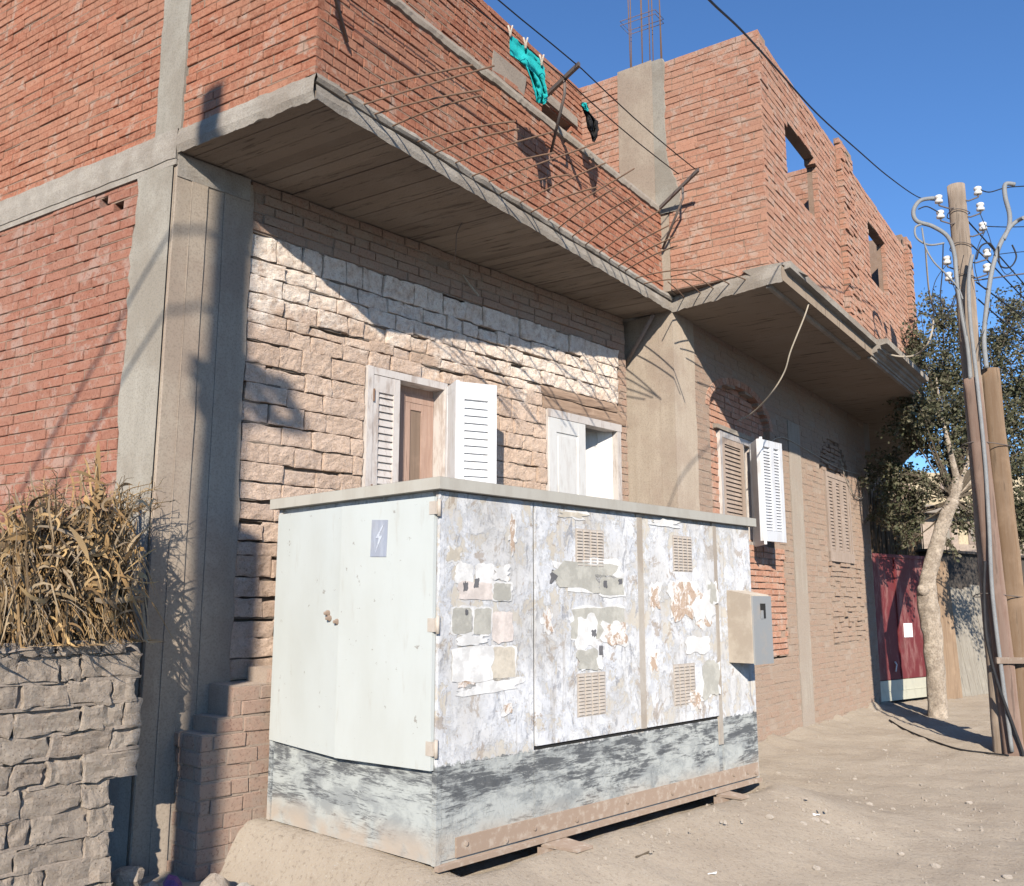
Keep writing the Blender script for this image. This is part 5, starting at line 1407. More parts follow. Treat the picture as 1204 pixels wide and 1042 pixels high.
pxtube('cable', [(1174, 290), (1176, 312), (1188, 314), (1195, 302), (1190, 288)], Yc - 0.03, 0.009, M['cable_black'], pole, 6)
pxtube('cable', [(1148, 305), (1153, 290), (1163, 286), (1170, 294)], Yc - 0.03, 0.010, M['cable_black'], pole, 6)
pxtube('cable', [(1104, 250), (1090, 243), (1080, 246)], Yc, 0.007, M['cable_black'], pole, 6)

for pts_ in ([(1114, 310), (1100, 330), (1096, 355), (1104, 372), (1118, 368)], [(1118, 330), (1124, 345), (1120, 362), (1110, 380)], [(1152, 250), (1162, 275), (1170, 300), (1182, 322), (1192, 318)],
             [(1158, 272), (1150, 290), (1146, 312), (1152, 334), (1162, 340)], [(1166, 352), (1160, 380), (1152, 405), (1150, 425)], [(1133, 300), (1128, 330), (1131, 360), (1137, 395)]):
    pxtube('cable', pts_, PY - 0.16, 0.0045, M['cable_black'], pole, 5)
def wire(label, pts, rad, mat='cable_black', group=None, sub=8, ext=6.0):
    P = [on_y(*p) for p in pts]; P.append(P[-1] + (P[-1] - P[-2]) * ext)
    o = cable('overhead_wire', P, rad, M[mat], None, 6, sub)
    return tag(o, label, 'wire', group)
wire('long dark overhead wire sagging across the sky to the pole', [(1104, 236, PY), (1080, 232, PY - .1), (1045, 208, PY - 1.2), (1010, 178, PY - 2.3), (960, 133, PY - 3.7), (905, 72, PY - 5.1), (870, 34, PY - 5.9), (834, 0, PY - 6.6), (780, -60, PY - 7.4)], 0.0062, ext=0.1)
wire('dark wire leaving the upper right insulator for the right edge', [(1150, 222, PY - .05), (1163, 226, PY), (1182, 221, PY + .1), (1204, 219, PY + .4), (1290, 214, PY + 1.6)], 0.007)
wire('thin dark wire running level from the third insulator', [(1156, 266, PY - .05), (1185, 267, PY + .3), (1230, 266, PY + .8), (1330, 264, PY + 2)], 0.006)
wire('brownish wire rising slightly beside the lower right insulators', [(1146, 330, PY), (1175, 326, PY + .2), (1204, 322, PY + .4), (1320, 310, PY + 1.4)], 0.009, 'wire_steel')
for i, (pp, lab) in enumerate((([(1136, 258, PY + .1), (1165, 290, PY + 1), (1204, 334, PY + 2.4), (1290, 432, PY + 5)], 'topmost of the parallel wires slanting down behind the pole'),
           ([(1136, 282, PY + .1), (1160, 305, PY + 1), (1204, 351, PY + 2.4), (1290, 440, PY + 5)], 'second of the parallel wires slanting down behind the pole'),
           ([(1148, 332, PY + .1), (1175, 352, PY + 1), (1204, 374, PY + 2.0), (1290, 440, PY + 5)], 'third of the parallel wires slanting down behind the pole'),
           ([(1150, 352, PY + .1), (1175, 374, PY + 1), (1204, 398, PY + 2.0), (1290, 470, PY + 5)], 'lowest of the parallel wires slanting down behind the pole'))):
    wire(lab, pp, 0.010, group='parallel wires behind the pole')
wire('thin short wire below the fork of the grey conduit', [(1168, 300, PY), (1204, 296, PY + .4), (1300, 290, PY + 1.2)], 0.005)

# cables on the house
p0 = FX.pt(953, 350, -0.02)
o = cable('hanging_cable', [p0, on_y(946, 372, p0.y - 0.15), on_y(930, 412, p0.y - 0.1), on_y(922, 438, p0.y + 0.05), on_y(905, 465, p0.y + 0.3), G.pt(884, 486, 0.25), G.pt(867, 495, 0.03)], 0.0075, M['cable_tan'], None, 6, 8)
tag(o, 'pale cable hanging in a curve from the cornice to the arched window', 'cable')
o = cable('wall_cable', [G.pt(905, 520, 0.02), G.pt(915, 515, 0.03), G.pt(925, 516, 0.02), G.pt(950, 530, 0.02), G.pt(985, 550, 0.02), G.pt(1012, 558, 0.03)], 0.006, M['cable_tan'], None, 5, 6)
tag(o, 'thin cable strung along the wall between the street windows', 'cable')
o = cable('wall_cable', [G.pt(988, 540, 0.02), G.pt(994, 562, 0.03), G.pt(1004, 582, 0.03), G.pt(1014, 586, 0.03), G.pt(1015, 572, 0.03)], 0.007, M['cable_tan'], None, 5, 6)
tag(o, 'cable drooping in a loop beside the closed grey louvres', 'cable')
pe = FX.pt(1030, 408, 0.02)
o = cable('hanging_cable', [pe, on_y(1050, 418, pe.y + 0.2), on_y(1075, 418, pe.y + 0.2), on_y(1092, 402, pe.y - 0.2), on_y(1098, 370, PY + 0.6), on_y(1092, 340, PY + 0.3), on_y(1088, 290, PY - 0.1)], 0.011, M['cable_tan'], None, 6, 8)
tag(o, 'pale cable looping from the end of the cornice towards the pole', 'cable')
s0 = on_z(534, 306, ZS); 
o = cable('hanging_wire', [s0 + Vector((0, 0, 0.01)), on_y(541, 318, s0.y - 0.03), on_y(550, 332, s0.y - 0.05), on_y(563, 348, s0.y - 0.04)], 0.009, M['cable_tan'], None, 6, 6)
tag(o, 'short bent wire end poking out of the balcony underside', 'wire')
s0 = on_z(544, 262, ZS)
o = cable('hanging_wire', [s0 + Vector((0, 0, 0.01)), on_y(537, 275, s0.y + 0.05), on_y(536, 292, s0.y + 0.1), on_y(534, 306, s0.y + 0.25)], 0.004, M['wire_steel'], None, 5, 6)
tag(o, 'thin dark wire curling under the balcony slab', 'wire')
mb = MB(); a = FC.at(0.60, 0.02, 4.12); b_ = FC.at(0.14, 0.14, 4.56)
mb.tube([a, b_], 0.022, 8); o = mb.build('wooden_strut', M['grey_wood']); tag(o, 'short wooden strut wedged under the balcony beside the column', 'strut')

# ------------------------------------------------------------------ washing line
M['turquoise'] = mat_rough('turquoise_cloth', (0.015, 0.42, 0.43), (0.03, 0.50, 0.50), 5, 50, 0.006, 0.5, rough=0.9)
M['black_cloth'] = mat_rough('black_cloth', (0.02, 0.02, 0.022), (0.035, 0.035, 0.036), 5, 50, 0.004, 0.4, rough=0.95)
M['peg'] = mat_rough('peg', (0.55, 0.48, 0.40), (0.62, 0.56, 0.48), 9)
LO = 0.42
T1 = FS.pt(680, 79, LO + 0.13); T2 = FS.pt(820, 203, LO + 0.13)
def brk(tip, s_b, zb, lab, drop, back):
    t = thing('clothesline_bracket', lab, 'bracket', tuple(FS.at(s_b, 0.0, zb)), 0.0, 'brackets of the washing line')
    mb = MB(); base = FS.at(s_b, back, zb); d = (Vector(tip) - base).normalized(); tip2 = Vector(tip) + d * 0.02
    sd = Vector((FS.d.x, FS.d.y, 0)) * 0.015; up = Vector((0, 0, 0.017))
    mb.hexa([base - sd, base + sd, tip2 + sd, tip2 - sd, base - sd + up * 2, base + sd + up * 2, tip2 + sd + up * 2, tip2 - sd + up * 2]); mb.build('arm', M['wire_steel'], t)
    mb = MB(); m_ = base.lerp(tip2, 0.62); mb.tube([m_, m_ + Vector((0, 0, -0.12)), FS.at(s_b, 0.02, zb - drop)], 0.013, 6); mb.build('strut', M['wire_steel'], t)
    return t
s1_ = FS.px(641, 118)[0]
brk(T1, FS.px(645, 116)[0], FS.px(645, 116)[1], 'rusty bracket behind the turquoise garment holding the washing lines', 0.50, -0.06)
brk(T2, FS.px(775, 230)[0], T2.z - 0.16, 'rusty bracket in the corner by the concrete pillar holding the washing lines', 0.42, -0.02)
T0 = T1 + (T1 - T2) * 1.30
mb = MB()
brk(T0, FS.px(470, 5)[0] - 0.5, T1.z - 0.15, 'rusty washing line bracket above the left end of the parapet', 0.50, -0.06)
n_ = Vector((FS.n.x, FS.n.y, 0)); dr_ = (T2 - T1)
def line(off, lab):
    P = []
    for k in range(13):
        t = -1.30 + (2.30) * k / 12; sg = -0.03 * math.sin(math.pi * min(1, max(0, t))) if t > 0 else -0.05 * math.sin(math.pi * min(1, -t / 1.3))
        P.append(T1 + dr_ * t + n_ * off + Vector((0, 0, 0.04 + sg)))
    mb = MB(); mb.tube(P, 0.0055, 5); o = mb.build('washing_line', M['cable_black'], fix=False); return tag(o, lab, 'washing line', 'washing lines')
line(-0.02, 'outer of the two dark washing lines above the parapet'); line(-0.20, 'inner of the two dark washing lines above the parapet')
# turquoise garment
def cloth(outline_rows, Fr, off, mat, name, lab, cat, fold=0.03, seed=0):
    """rows: list of (pxL, pyL, pxR, pyR) from top to bottom"""
    front = []
    rows = []
    for i in range(len(outline_rows) - 1):
        for k in range(4):
            t = k / 4; rows.append([a + (b - a) * t for a, b in zip(outline_rows[i], outline_rows[i + 1])])
    rows.append(list(outline_rows[-1])); nj = 14
    for i, rw in enumerate(rows):
        line_ = []
        for j in range(nj + 1):
            t = j / nj; x = rw[0] + (rw[2] - rw[0]) * t; y = rw[1] + (rw[3] - rw[1]) * t; v = i / len(rows)
            o_ = off + fold * (0.3 + v) * math.sin(t * 13 + seed + 1.5 * v + 2.2 * mnoise.noise(Vector((t * 3, v * 4, seed)))) + 0.02 * fbm((t * 4, v * 6, seed))
            line_.append(Fr.pt(x + 1.2 * mnoise.noise(Vector((i * .7, j * .9, seed))), y + 1.2 * mnoise.noise(Vector((j * .8, i * .7, 4 + seed))), o_))
        front.append(line_)
    mb = MB(); mb.sheet(front, 0); nn = Vector((Fr.n.x, Fr.n.y, 0))
    mb.sheet([[p - nn * 0.006 for p in row] for row in front], 0)
    o = mb.build(name, mat, fix=False); return tag(o, lab, cat)
OO = LO - 0.06
cloth([(600, 40, 638, 72), (600, 52, 640, 80), (600, 64, 641, 92), (618, 76, 643, 103), (624, 92, 644, 112), (629, 108, 644, 117), (631, 120, 640, 123)], FS, OO, M['turquoise'], 'garment', 'turquoise garment hanging from the washing line above the parapet', 'clothes', 0.035, 1)
cloth([(683, 121, 690, 126), (685, 127, 694, 133), (689, 137, 703, 143), (691, 150, 704, 153), (696, 160, 702, 162), (697, 166, 699, 167)], FS, OO - 0.12, M['black_cloth'], 'garment', 'small black garment hanging near the corner of the wall', 'clothes', 0.03, 3)
cloth([(684, 120, 690, 121), (685, 124, 692, 127), (688, 129, 692, 131)], FS, OO - 0.10, M['turquoise'], 'cloth_strip', 'scrap of turquoise cloth above the black garment', 'cloth', 0.01, 5)
for (x, y, lab) in ((600, 36, 'pale peg at the upper left corner of the turquoise garment'), (618, 50, 'pale peg over the middle of the turquoise garment'), (637, 70, 'pale peg at the right corner of the turquoise garment')):
    mb = MB(); p = FS.pt(x, y + 3, OO + 0.02)
    for s_ in (-1, 1): mb.tube([p + Vector((0.002 * s_, 0, -0.03)), p + Vector((0.006 * s_, 0, 0.02)), p + Vector((0.016 * s_, 0.0, 0.06))], 0.007, 5)
    o = mb.build('clothes_peg', M['peg']); tag(o, lab, 'peg', 'pegs holding the turquoise garment')

# ------------------------------------------------------------------ tree
M['bark'] = mat_rough('bark_pale', (0.40, 0.335, 0.27), (0.55, 0.475, 0.39), 11, 22, 0.035, 1.0, c2=(0.30, 0.245, 0.195), c2s=7, streak=(1, 1, 0.45), speck=0.55)
M['twig'] = mat_rough('twig', (0.22, 0.175, 0.13), (0.30, 0.24, 0.18), 8)
M['leaf'] = mat_leaf('tree_leaf', [(0.06, 0.068, 0.04), (0.105, 0.112, 0.06), (0.16, 0.163, 0.095), (0.20, 0.185, 0.12), (0.11, 0.11, 0.065), (0.27, 0.24, 0.17)], trans=0.3)
TB = on_z(1103, 843, 0); TY = TB.y
tree = thing('street_tree', 'tree with pale knobbly leaning trunk and small dark leaves beside the pole', 'tree', (TB.x, TB.y, 0))
trk = [(1104, 858, 15.5), (1103, 840, 14.5), (1100, 790, 14), (1096, 745, 14.5), (1092, 715, 16), (1090, 700, 15), (1091, 680, 12), (1096, 660, 11.5), (1102, 640, 11), (1108, 618, 10.5), (1115, 600, 10), (1122, 585, 9.5)]
pts = []; rr = []
for i in range(len(trk) - 1):
    for k in range(4):
        t = k / 4; q = [a + (b - a) * t for a, b in zip(trk[i], trk[i + 1])]
        dy = 0.05 * mnoise.noise(Vector((q[1] * 0.02, 0, 0)))
        pts.append(on_y(q[0] + 1.5 * mnoise.noise(Vector((q[1] * 0.05, 3, 0))), q[1], TY + dy)); rr.append(q[2] * 0.74 * TY / F_PX * (1 + 0.10 * mnoise.noise(Vector((q[1] * 0.09, 7, 0)))))
mb = MB(); mb.tube(pts, rr, 16)
kn = on_y(1083, 693, TY - 0.08); mb.lathe(kn, (-0.8, -0.3, 0.45), [(0.09, -0.08), (0.075, 0.0), (0.05, 0.04), (0.0, 0.05)], 10)
topT = pts[-1]; rt = rr[-1]
for lim in (((1130, 566, .05), (1137, 545, .15), (1141, 515, .3), (1136, 470, .4)), ((1124, 560, -.05), (1117, 530, -.15), (1107, 490, -.1), (1100, 440, .1)), ((1133, 573, .15), (1150, 556, .3), (1172, 540, .4), (1195, 505, .4))):
    P = [topT - (pts[-1] - pts[-3]) * 0.6] + [on_y(x, y, TY + d) for x, y, d in lim]; Q = []
    for i in range(len(P) - 1):
        for k in range(5): Q.append(P[i].lerp(P[i + 1], k / 5) + Vector((0.012 * mnoise.noise(Vector((i, k * .5, 3))), 0, 0)))
    Q.append(P[-1]); mb.tube(Q, [rt * (0.72 - 0.6 * i / (len(Q) - 1)) for i in range(len(Q))], 10)
trunk = mb.build('trunk', M['bark'], tree)
mb = MB(); top = pts[-1]
clumps = [  # px, py, dY, radius m, leaves
    (1108, 352, 0.3, 0.42, 650), (1096, 385, 0.2, 0.50, 900), (1072, 405, -0.2, 0.42, 700), (1066, 440, -0.5, 0.45, 800), (1088, 430, 0.2, 0.50, 1000), (1110, 420, 0.4, 0.55, 1100), (1120, 460, 0.2, 0.60, 1300),
    (1095, 470, 0.0, 0.55, 1300), (1075, 480, -0.3, 0.45, 900), (1062, 500, -0.3, 0.40, 600), (1100, 505, 0.1, 0.50, 1000), (1125, 505, 0.2, 0.50, 1000), (1085, 520, 0.0, 0.38, 600), (1118, 530, 0.1, 0.40, 500),
    (1185, 375, 0.6, 0.50, 1000), (1205, 400, 0.5, 0.55, 1200), (1180, 430, 0.4, 0.55, 1200), (1205, 460, 0.4, 0.6, 1400), (1190, 500, 0.2, 0.55, 1300), (1215, 530, 0.2, 0.60, 1400), (1185, 555, 0.1, 0.50, 1000), (1205, 590, 0.0, 0.50, 1100), (1195, 625, 0.0, 0.38, 700),
    (1150, 400, 0.6, 0.5, 800), (1150, 455, 0.5, 0.55, 1000), (1152, 510, 0.4, 0.5, 900), (1240, 430, 0.5, 0.8, 1600), (1250, 540, 0.4, 0.8, 1600), (1290, 480, 0.6, 0.9, 1600), (1240, 620, 0.3, 0.6, 900), (1200, 350, 0.8, 0.35, 450),
    (1075, 560, -0.1, 0.22, 110), (1095, 575, 0.0, 0.26, 150), (1112, 565, 0.0, 0.25, 160), (1080, 590, 0.2, 0.25, 120), (1140, 620, 0.2, 0.28, 260), (1130, 600, 0.1, 0.26, 160), (1145, 585, 0.3, 0.3, 260), (1120, 645, 0.1, 0.18, 90),
    (1045, 545, 0.6, 0.38, 650), (1062, 560, 0.5, 0.35, 600), (1040, 580, 0.7, 0.36, 650), (1058, 595, 0.6, 0.38, 700), (1035, 605, 0.8, 0.25, 350), (1068, 618, 0.5, 0.25, 350), (1060, 640, 0.5, 0.16, 140), (1030, 560, 0.9, 0.25, 300)]
r = random.Random(17); mbl = MB()
for ci, (x, y, dy, rad, nl) in enumerate(clumps):
    c = on_y(x, y, TY + dy)
    # a limb from the trunk top and a spray of twigs
    m1 = top.lerp(c, 0.5) + Vector((r.uniform(-.2, .2), r.uniform(-.2, .2), -0.15 if c.z < top.z else 0.12))
    L_ = []
    for k in range(7):
        t = k / 6; L_.append(top * (1 - t) ** 2 + m1 * 2 * t * (1 - t) + c * t * t)
    mb.tube(L_, [(0.034 if ci % 6 == 0 else 0.012) * (1 - k / 6) ** 1.1 + 0.005 for k in range(7)], 6)
    tips = []
    for k in range(11):
        d = Vector((r.gauss(0, 1), r.gauss(0, 1), r.gauss(-0.1, 0.8))).normalized() * rad * r.uniform(0.65, 1.05)
        s0 = L_[r.randint(4, 6)]; e = c + d; mdl = s0.lerp(e, 0.5) + Vector((0, 0, 0.05))
        mb.tube([s0, mdl, e, e + d * 0.12 - Vector((0, 0, 0.06))], [0.008, 0.006, 0.004, 0.002], 4); tips.append((s0, mdl, e))
    for k in range(int(nl * 0.95)):
        s0, mdl, e = tips[int(r.random() ** 1.0 * len(tips))]
        t = r.uniform(0.25, 1.08); p = s0 * (1 - t) ** 2 + mdl * 2 * t * (1 - t) + e * t * t
        p += Vector((r.gauss(0, 1), r.gauss(0, 1), r.gauss(0, 1))) * rad * 0.14
        ln_ = r.uniform(0.035, 0.075); w = ln_ * r.uniform(0.28, 0.42)
        d = Vector((r.gauss(0, 1), r.gauss(0, 1), r.gauss(-0.5, 0.7))).normalized(); s1 = d.cross(Vector((r.gauss(0, 1), r.gauss(0, 1), r.gauss(0, 1)))).normalized()
        nn = d.cross(s1) * ln_ * 0.12
        b0 = len(mbl.v); mbl.v += [tuple(p), tuple(p + d * ln_ * 0.5 + s1 * w - nn), tuple(p + d * ln_), tuple(p + d * ln_ * 0.5 - s1 * w - nn)]
        mbl.quad_faces(b0, [(0, 1, 2, 3)], 0)
mb.build('limbs', M['twig'], trunk, fix=False)
mbl.build('crown', M['leaf'], tree, fix=False)

# ------------------------------------------------------------------ gate, boards and shed at the end of the street
M['maroon'] = mat_paint('maroon_paint', (0.26, 0.05, 0.055), worn=(0.46, 0.22, 0.20), amt=0.8, scale=7, rough=0.6)
M['cream_paint'] = mat_paint('cream_paint', (0.60, 0.58, 0.46), worn=(0.48, 0.46, 0.37), amt=0.5, rough=0.6)
M['sheet'] = mat_rough('paper_sheet', (0.74, 0.75, 0.78), (0.80, 0.80, 0.82), 8, speck=0.05)
M['board_grey'] = mat_wood('board_grey', (0.25, 0.225, 0.19), (0.33, 0.305, 0.26), streak=(14, 14, 1.0))
M['board_brown'] = mat_wood('board_brown', (0.24, 0.165, 0.11), (0.33, 0.24, 0.165), streak=(14, 14, 1.0))
M['tin'] = mat_metal('dark_tin', (0.07, 0.062, 0.055), rust=(0.12, 0.09, 0.07), rough=0.8)
M['reed'] = mat_leaf('reed', [(0.16, 0.105, 0.06), (0.24, 0.16, 0.09), (0.12, 0.08, 0.05), (0.30, 0.21, 0.13)], rough=0.85)
g0, g1 = on_z(1045, 829, 0), on_z(1093, 823, 0)
GD = (g1.xy - g0.xy).normalized(); FG = Frame(g0.xy, GD)
GA, GBe = FG.px(1030, 760)[0], FG.px(1094, 760)[0]; GT = FG.px(1060, 653)[1]; GM = FG.px(1080, 797)[1]
gate = thing('metal_gate', 'maroon metal gate with cream foot panel behind the tree', 'gate', tuple(FG.at(0, 0, 0)))
mb = MB(); mb.fbox(FG, GA, GBe, -0.02, 0.0, GM + 0.01, GT)
mb.fbox(FG, GA, GBe, 0.0, 0.02, GT - 0.05, GT + 0.004); mb.fbox(FG, (GA + GBe) / 2 - 0.16, (GA + GBe) / 2 - 0.12, 0.0, 0.02, GM + 0.02, GT - 0.05); mb.fbox(FG, GA - 0.004, GA + 0.05, 0.0, 0.018, GM + 0.02, GT - 0.05)
mb.build('panel', M['maroon'], gate)
mb = MB(); mb.fbox(FG, GA, GBe + 0.42, -0.015, 0.012, 0.06, GM); mb.fbox(FG, GA, GBe + 0.42, 0.012, 0.02, GM * 0.55, GM * 0.58); mb.build('foot_panel', M['cream_paint'], gate)
mb = MB(); a0, z1 = FG.px(1062, 733); a1, z0 = FG.px(1073, 749); mb.fbox(FG, a0, a1, 0.001, 0.008, z0, z1); mb.build('notice_sheet', M['sheet'], gate)
mb = MB(); a0, z1 = FG.px(1051, 778); mb.tube([FG.at(a0, 0.02, z1 - 0.16), FG.at(a0 + 0.03, 0.03, z1 - 0.05), FG.at(a0 - 0.02, 0.03, z1)], 0.012, 6); mb.build('handle', M['sheet'], gate)
# brown plank behind the trunk
pb = on_z(1128, 822, 0); FPk = Frame(pb.xy + Vector((0, 0.1)), GD); mb = MB()
b0, b1 = FPk.px(1110, 820)[0], FPk.px(1130, 820)[0]; t0, t1 = FPk.px(1100, 655)[0], FPk.px(1113, 655)[0]; zt = FPk.px(1105, 655)[1]
mb.hexa([FPk.at(b0, 0.03, 0), FPk.at(b1, 0.03, 0), FPk.at(b1, 0.0, 0), FPk.at(b0, 0.0, 0), FPk.at(t0, 0.0, zt), FPk.at(t1, 0.0, zt), FPk.at(t1, -0.03, zt), FPk.at(t0, -0.03, zt)])
o = mb.build('leaning_plank', M['board_brown']); tag(o, 'brown plank leaning upright just behind the tree trunk', 'plank')
# grey boards
bq = on_z(1150, 822, 0); FBd = Frame(bq.xy + Vector((0, 0.45)), GD); r = random.Random(4)
x0 = FBd.px(1126, 800)[0]; k = 0
root = thing('board_panel', 'pale grey plank panel leaning in tree shade between trunk and pole', 'board panel', tuple(FBd.at(x0, 0, 0)))
for k in range(12):
    mb = MB(); w = 0.22; zt = FBd.px(1150, 690)[1] + r.uniform(-.05, .05); aa = x0 + k * w
    mb.hexa([FBd.at(aa, 0.02, -0.02), FBd.at(aa + w - 0.012, 0.02, -0.02), FBd.at(aa + w - 0.012, 0.0, -0.02), FBd.at(aa, 0.0, -0.02),
             FBd.at(aa - 0.16, -0.20, zt), FBd.at(aa + w - 0.17, -0.20, zt), FBd.at(aa + w - 0.17, -0.22, zt), FBd.at(aa - 0.16, -0.22, zt)])
    mb.build('board', M['board_grey'], root)
# dark shed of sheet metal behind
FT = Frame(on_z(1100, 818, 0).xy + Vector((0, 0.75)), GD); mb = MB()
t0, t1, zt = FT.px(1098, 760)[0], FT.px(1098, 760)[0] + 5.0, FT.px(1140, 652)[1]
g = []
for i in range(160):
    a = t0 + (t1 - t0) * i / 159; oo = 0.018 * math.sin(a * 2 * math.pi / 0.09)
    g.append([FT.at(a, oo, -0.1), FT.at(a, oo, zt)])
mb.sheet(g, 0); mb.fbox(FT, t0, t1, -2.0, -0.03, -0.1, zt - 0.02)
o = thing('tin_shed', 'dark corrugated tin shed behind the boards at the street end', 'shed', tuple(FT.at(t0, 0, 0)))
mb.build('wall', M['tin'], o)
mb = MB(); mb.fbox(FT, t0 - 0.1, t1, -2.1, 0.10, zt, zt + 0.05); mb.build('roof', M['tin'], o)
# reed screen under the cornice end
FRd = Frame(on_z(1030, 824, 0).xy + Vector((0.15, 0.9)), GD); mb = MB(); r = random.Random(8)
q0, q1 = FRd.px(1012, 620)[0], FRd.px(1081, 620)[0]; zr0, zr1 = 0.0, FRd.px(1050, 578)[1]
for k in range(420):
    a = r.uniform(q0, q1); lean = r.gauss(0, 0.05); h = zr1 * r.uniform(0.82, 1.04); oo = r.uniform(-0.05, 0.03)
    mb.tube([FRd.at(a, oo, zr0), FRd.at(a + lean * 0.5, oo + r.gauss(0, .01), h * 0.5), FRd.at(a + lean, oo, h)], [0.011, 0.010, 0.006], 4)
mb.fbox(FRd, q0, q1, -0.10, -0.07, 0, zr1 * 0.9); mb.fbox(FRd, q1 - 0.05, q1 + 0.05, -0.12, 0.0, 0, zr1 + 0.1)
o = mb.build('reed_screen', M['reed'], fix=False); tag(o, 'tall brown reed screen rising behind the maroon gate', 'reed screen')

# ------------------------------------------------------------------ building in the distance
M['far_cream'] = mat_rough('far_cream', (0.52, 0.44, 0.30), (0.62, 0.53, 0.38), 1.2, 10, 0.02, 0.4)
M['far_pink'] = mat_rough('far_pink', (0.42, 0.34, 0.28), (0.50, 0.42, 0.35), 1.2, 10, 0.02, 0.4)
BY = 27.0
bq = on_y(1075, 660, BY); FH = Frame(bq.xy, Vector((1, 0.22))); far_h = thing('apartment_building', 'cream two storey house with concrete floor band far behind the tree', 'house', tuple(FH.at(0, 0, 0)))
h0, h1 = FH.px(1040, 600)[0], FH.px(1040, 600)[0] + 12
zb0, zb1, zt = FH.px(1100, 605)[1], FH.px(1100, 596)[1], FH.px(1100, 556)[1]
mb = MB(); mb.fbox(FH, h0, h1, -6, 0.0, zb1, zt); mb.fbox(FH, FH.px(1126, 620)[0], h1, -6, 0.01, 0, zb0); mb.build('wall', M['far_cream'], far_h)
mb = MB(); mb.fbox(FH, h0, FH.px(1126, 620)[0], -6, -0.01, 0, zb0); mb.build('lower_wall', M['far_pink'], far_h)
mb = MB(); mb.fbox(FH, h0 - 0.1, h1, -6, 0.5, zb0, zb1); mb.build('floor_band', M['concrete'], far_h)
for (xa, xb, ya, yb) in ((1098, 1120, 612, 655), (1136, 1150, 610, 640), (1178, 1192, 612, 645), (1105, 1118, 568, 585)):
    a0, z1 = FH.px(xa, ya); a1, z0 = FH.px(xb, yb); Fw = Frame(FH.at(0, 0.02, 0).xy, FH.d)
    mb = MB(); mb.fbox(FH, a0, a1, 0.0, 0.05, z0, z1); w_ = mb.build('window', M['grey_wood'], far_h)
    mb = MB(); mb.fbox(FH, a0 + 0.08, (a0 + a1) / 2 - 0.02, 0.05, 0.06, z0 + 0.08, z1 - 0.08); mb.fbox(FH, (a0 + a1) / 2 + 0.02, a1 - 0.08, 0.05, 0.06, z0 + 0.08, z1 - 0.08); mb.build('shutter', M['board_grey'], w_)
# low pale yard wall in front of it
FY = Frame(on_y(1075, 660, 22.0).xy, Vector((1, 0.1))); mb = MB(); zt = FY.px(1110, 640)[1]
mb.fbox(FY, -1.0, 9, -0.2, 0, -0.1, zt); o = mb.build('yard_wall', M['far_pink']); tag(o, 'low plain yard wall between the tin shed and the far house', 'wall')

# ------------------------------------------------------------------ second pole behind the viewpoint (its shadow falls across the corner column)
sh = FW.pt(257, 620)
sdir = Vector((SUN_DIR.x, SUN_DIR.y)).normalized()
PT = 7.6
pp = sh.xy - sdir * PT
ptop = FL.pt(228, 124); z_top = ptop.z + PT * math.tan(R(SUN_EL)) - 0.15
pole2 = thing('utility_pole', 'utility pole behind the viewpoint whose broad shadow runs down the corner column', 'utility pole', (pp.x, pp.y, 0))
mb = MB(); p, q = pole_wave(pp.x, pp.y, -0.3, z_top, 0.125, 0.095, 30, seed=11); mb.tube(p, q, 14); mb.build('shaft', M['pole_wood'], pole2)
zs2 = FW.pt(240, 566).z + PT * math.tan(R(SUN_EL))
for dx, sd in ((0.12, 12), (-0.02, 13)):
    mb = MB(); p, q = pole_wave(pp.x + dx, pp.y - 0.05, -0.3, zs2 - (0.25 if dx > 0 else 0.0), 0.10, 0.09, seed=sd); mb.tube(p, q, 12); mb.build('support_post', M['pole_red'], pole2)
up = PT * math.tan(R(SUN_EL))
for (x, y, s_) in ((332, 470, 1), (300, 455, 1), (240, 455, -1), (285, 300, 1), (310, 492, 1)):
    q = FW.pt(x, y); b0 = Vector((q.x - sdir.x * PT, q.y - sdir.y * PT, q.z + up)); mb = MB()
    mb.lathe(b0, (0, 0, 1), [(0.05, 0), (0.07, 0.01), (0.07, 0.05), (0.05, 0.06), (0.05, 0.09), (0.07, 0.10), (0.07, 0.14), (0.04, 0.16)], 12); i_ = mb.build('insulator', M['porcelain'], pole2)
    mb = MB(); e = Vector((pp.x, pp.y, b0.z - 0.02)); mb.tube([b0, (b0 + e) / 2 - Vector((0, 0, 0.06)), e], 0.022, 6); mb.build('bracket', M['wire_steel'], i_)
for (pts_, rad) in ((((285, 255), (300, 262), (293, 285), (275, 300)), 0.03), (((330, 470), (345, 480), (352, 498), (335, 500), (300, 480)), 0.05), (((240, 450), (233, 470), (240, 490), (255, 500)), 0.025), (((290, 455), (310, 450), (335, 465)), 0.05)):
    P = []
    for (x, y) in pts_:
        q = FW.pt(x, y); P.append(Vector((q.x - sdir.x * PT, q.y - sdir.y * PT, q.z + up)))
    cable('cable', P, rad, M['cable_grey'], pole2, 8, 6)
def w_shadow(pa, pb, lab):
    """overhead wire behind the viewpoint running from the pole"""
    a_, b_ = [Vector((q.x - sdir.x * PT, q.y - sdir.y * PT, q.z + up)) for q in (FL.pt(*pa), FL.pt(*pb))]
    d = (b_ - a_); P = [Vector((pp.x, pp.y, (a_.z + 0.1)))] + [a_ + d * t for t in (0.0, 0.8, 2.0, 5.0)]
    o = cable('overhead_wire', P, 0.016, M['cable_black'], None, 6, 6); tag(o, lab, 'wire')
w_shadow((205, 268), (160, 345), 'overhead wire casting the upper slanting shadow on the corner column')
w_shadow((205, 352), (150, 440), 'overhead wire casting the lower slanting shadow on the corner column')

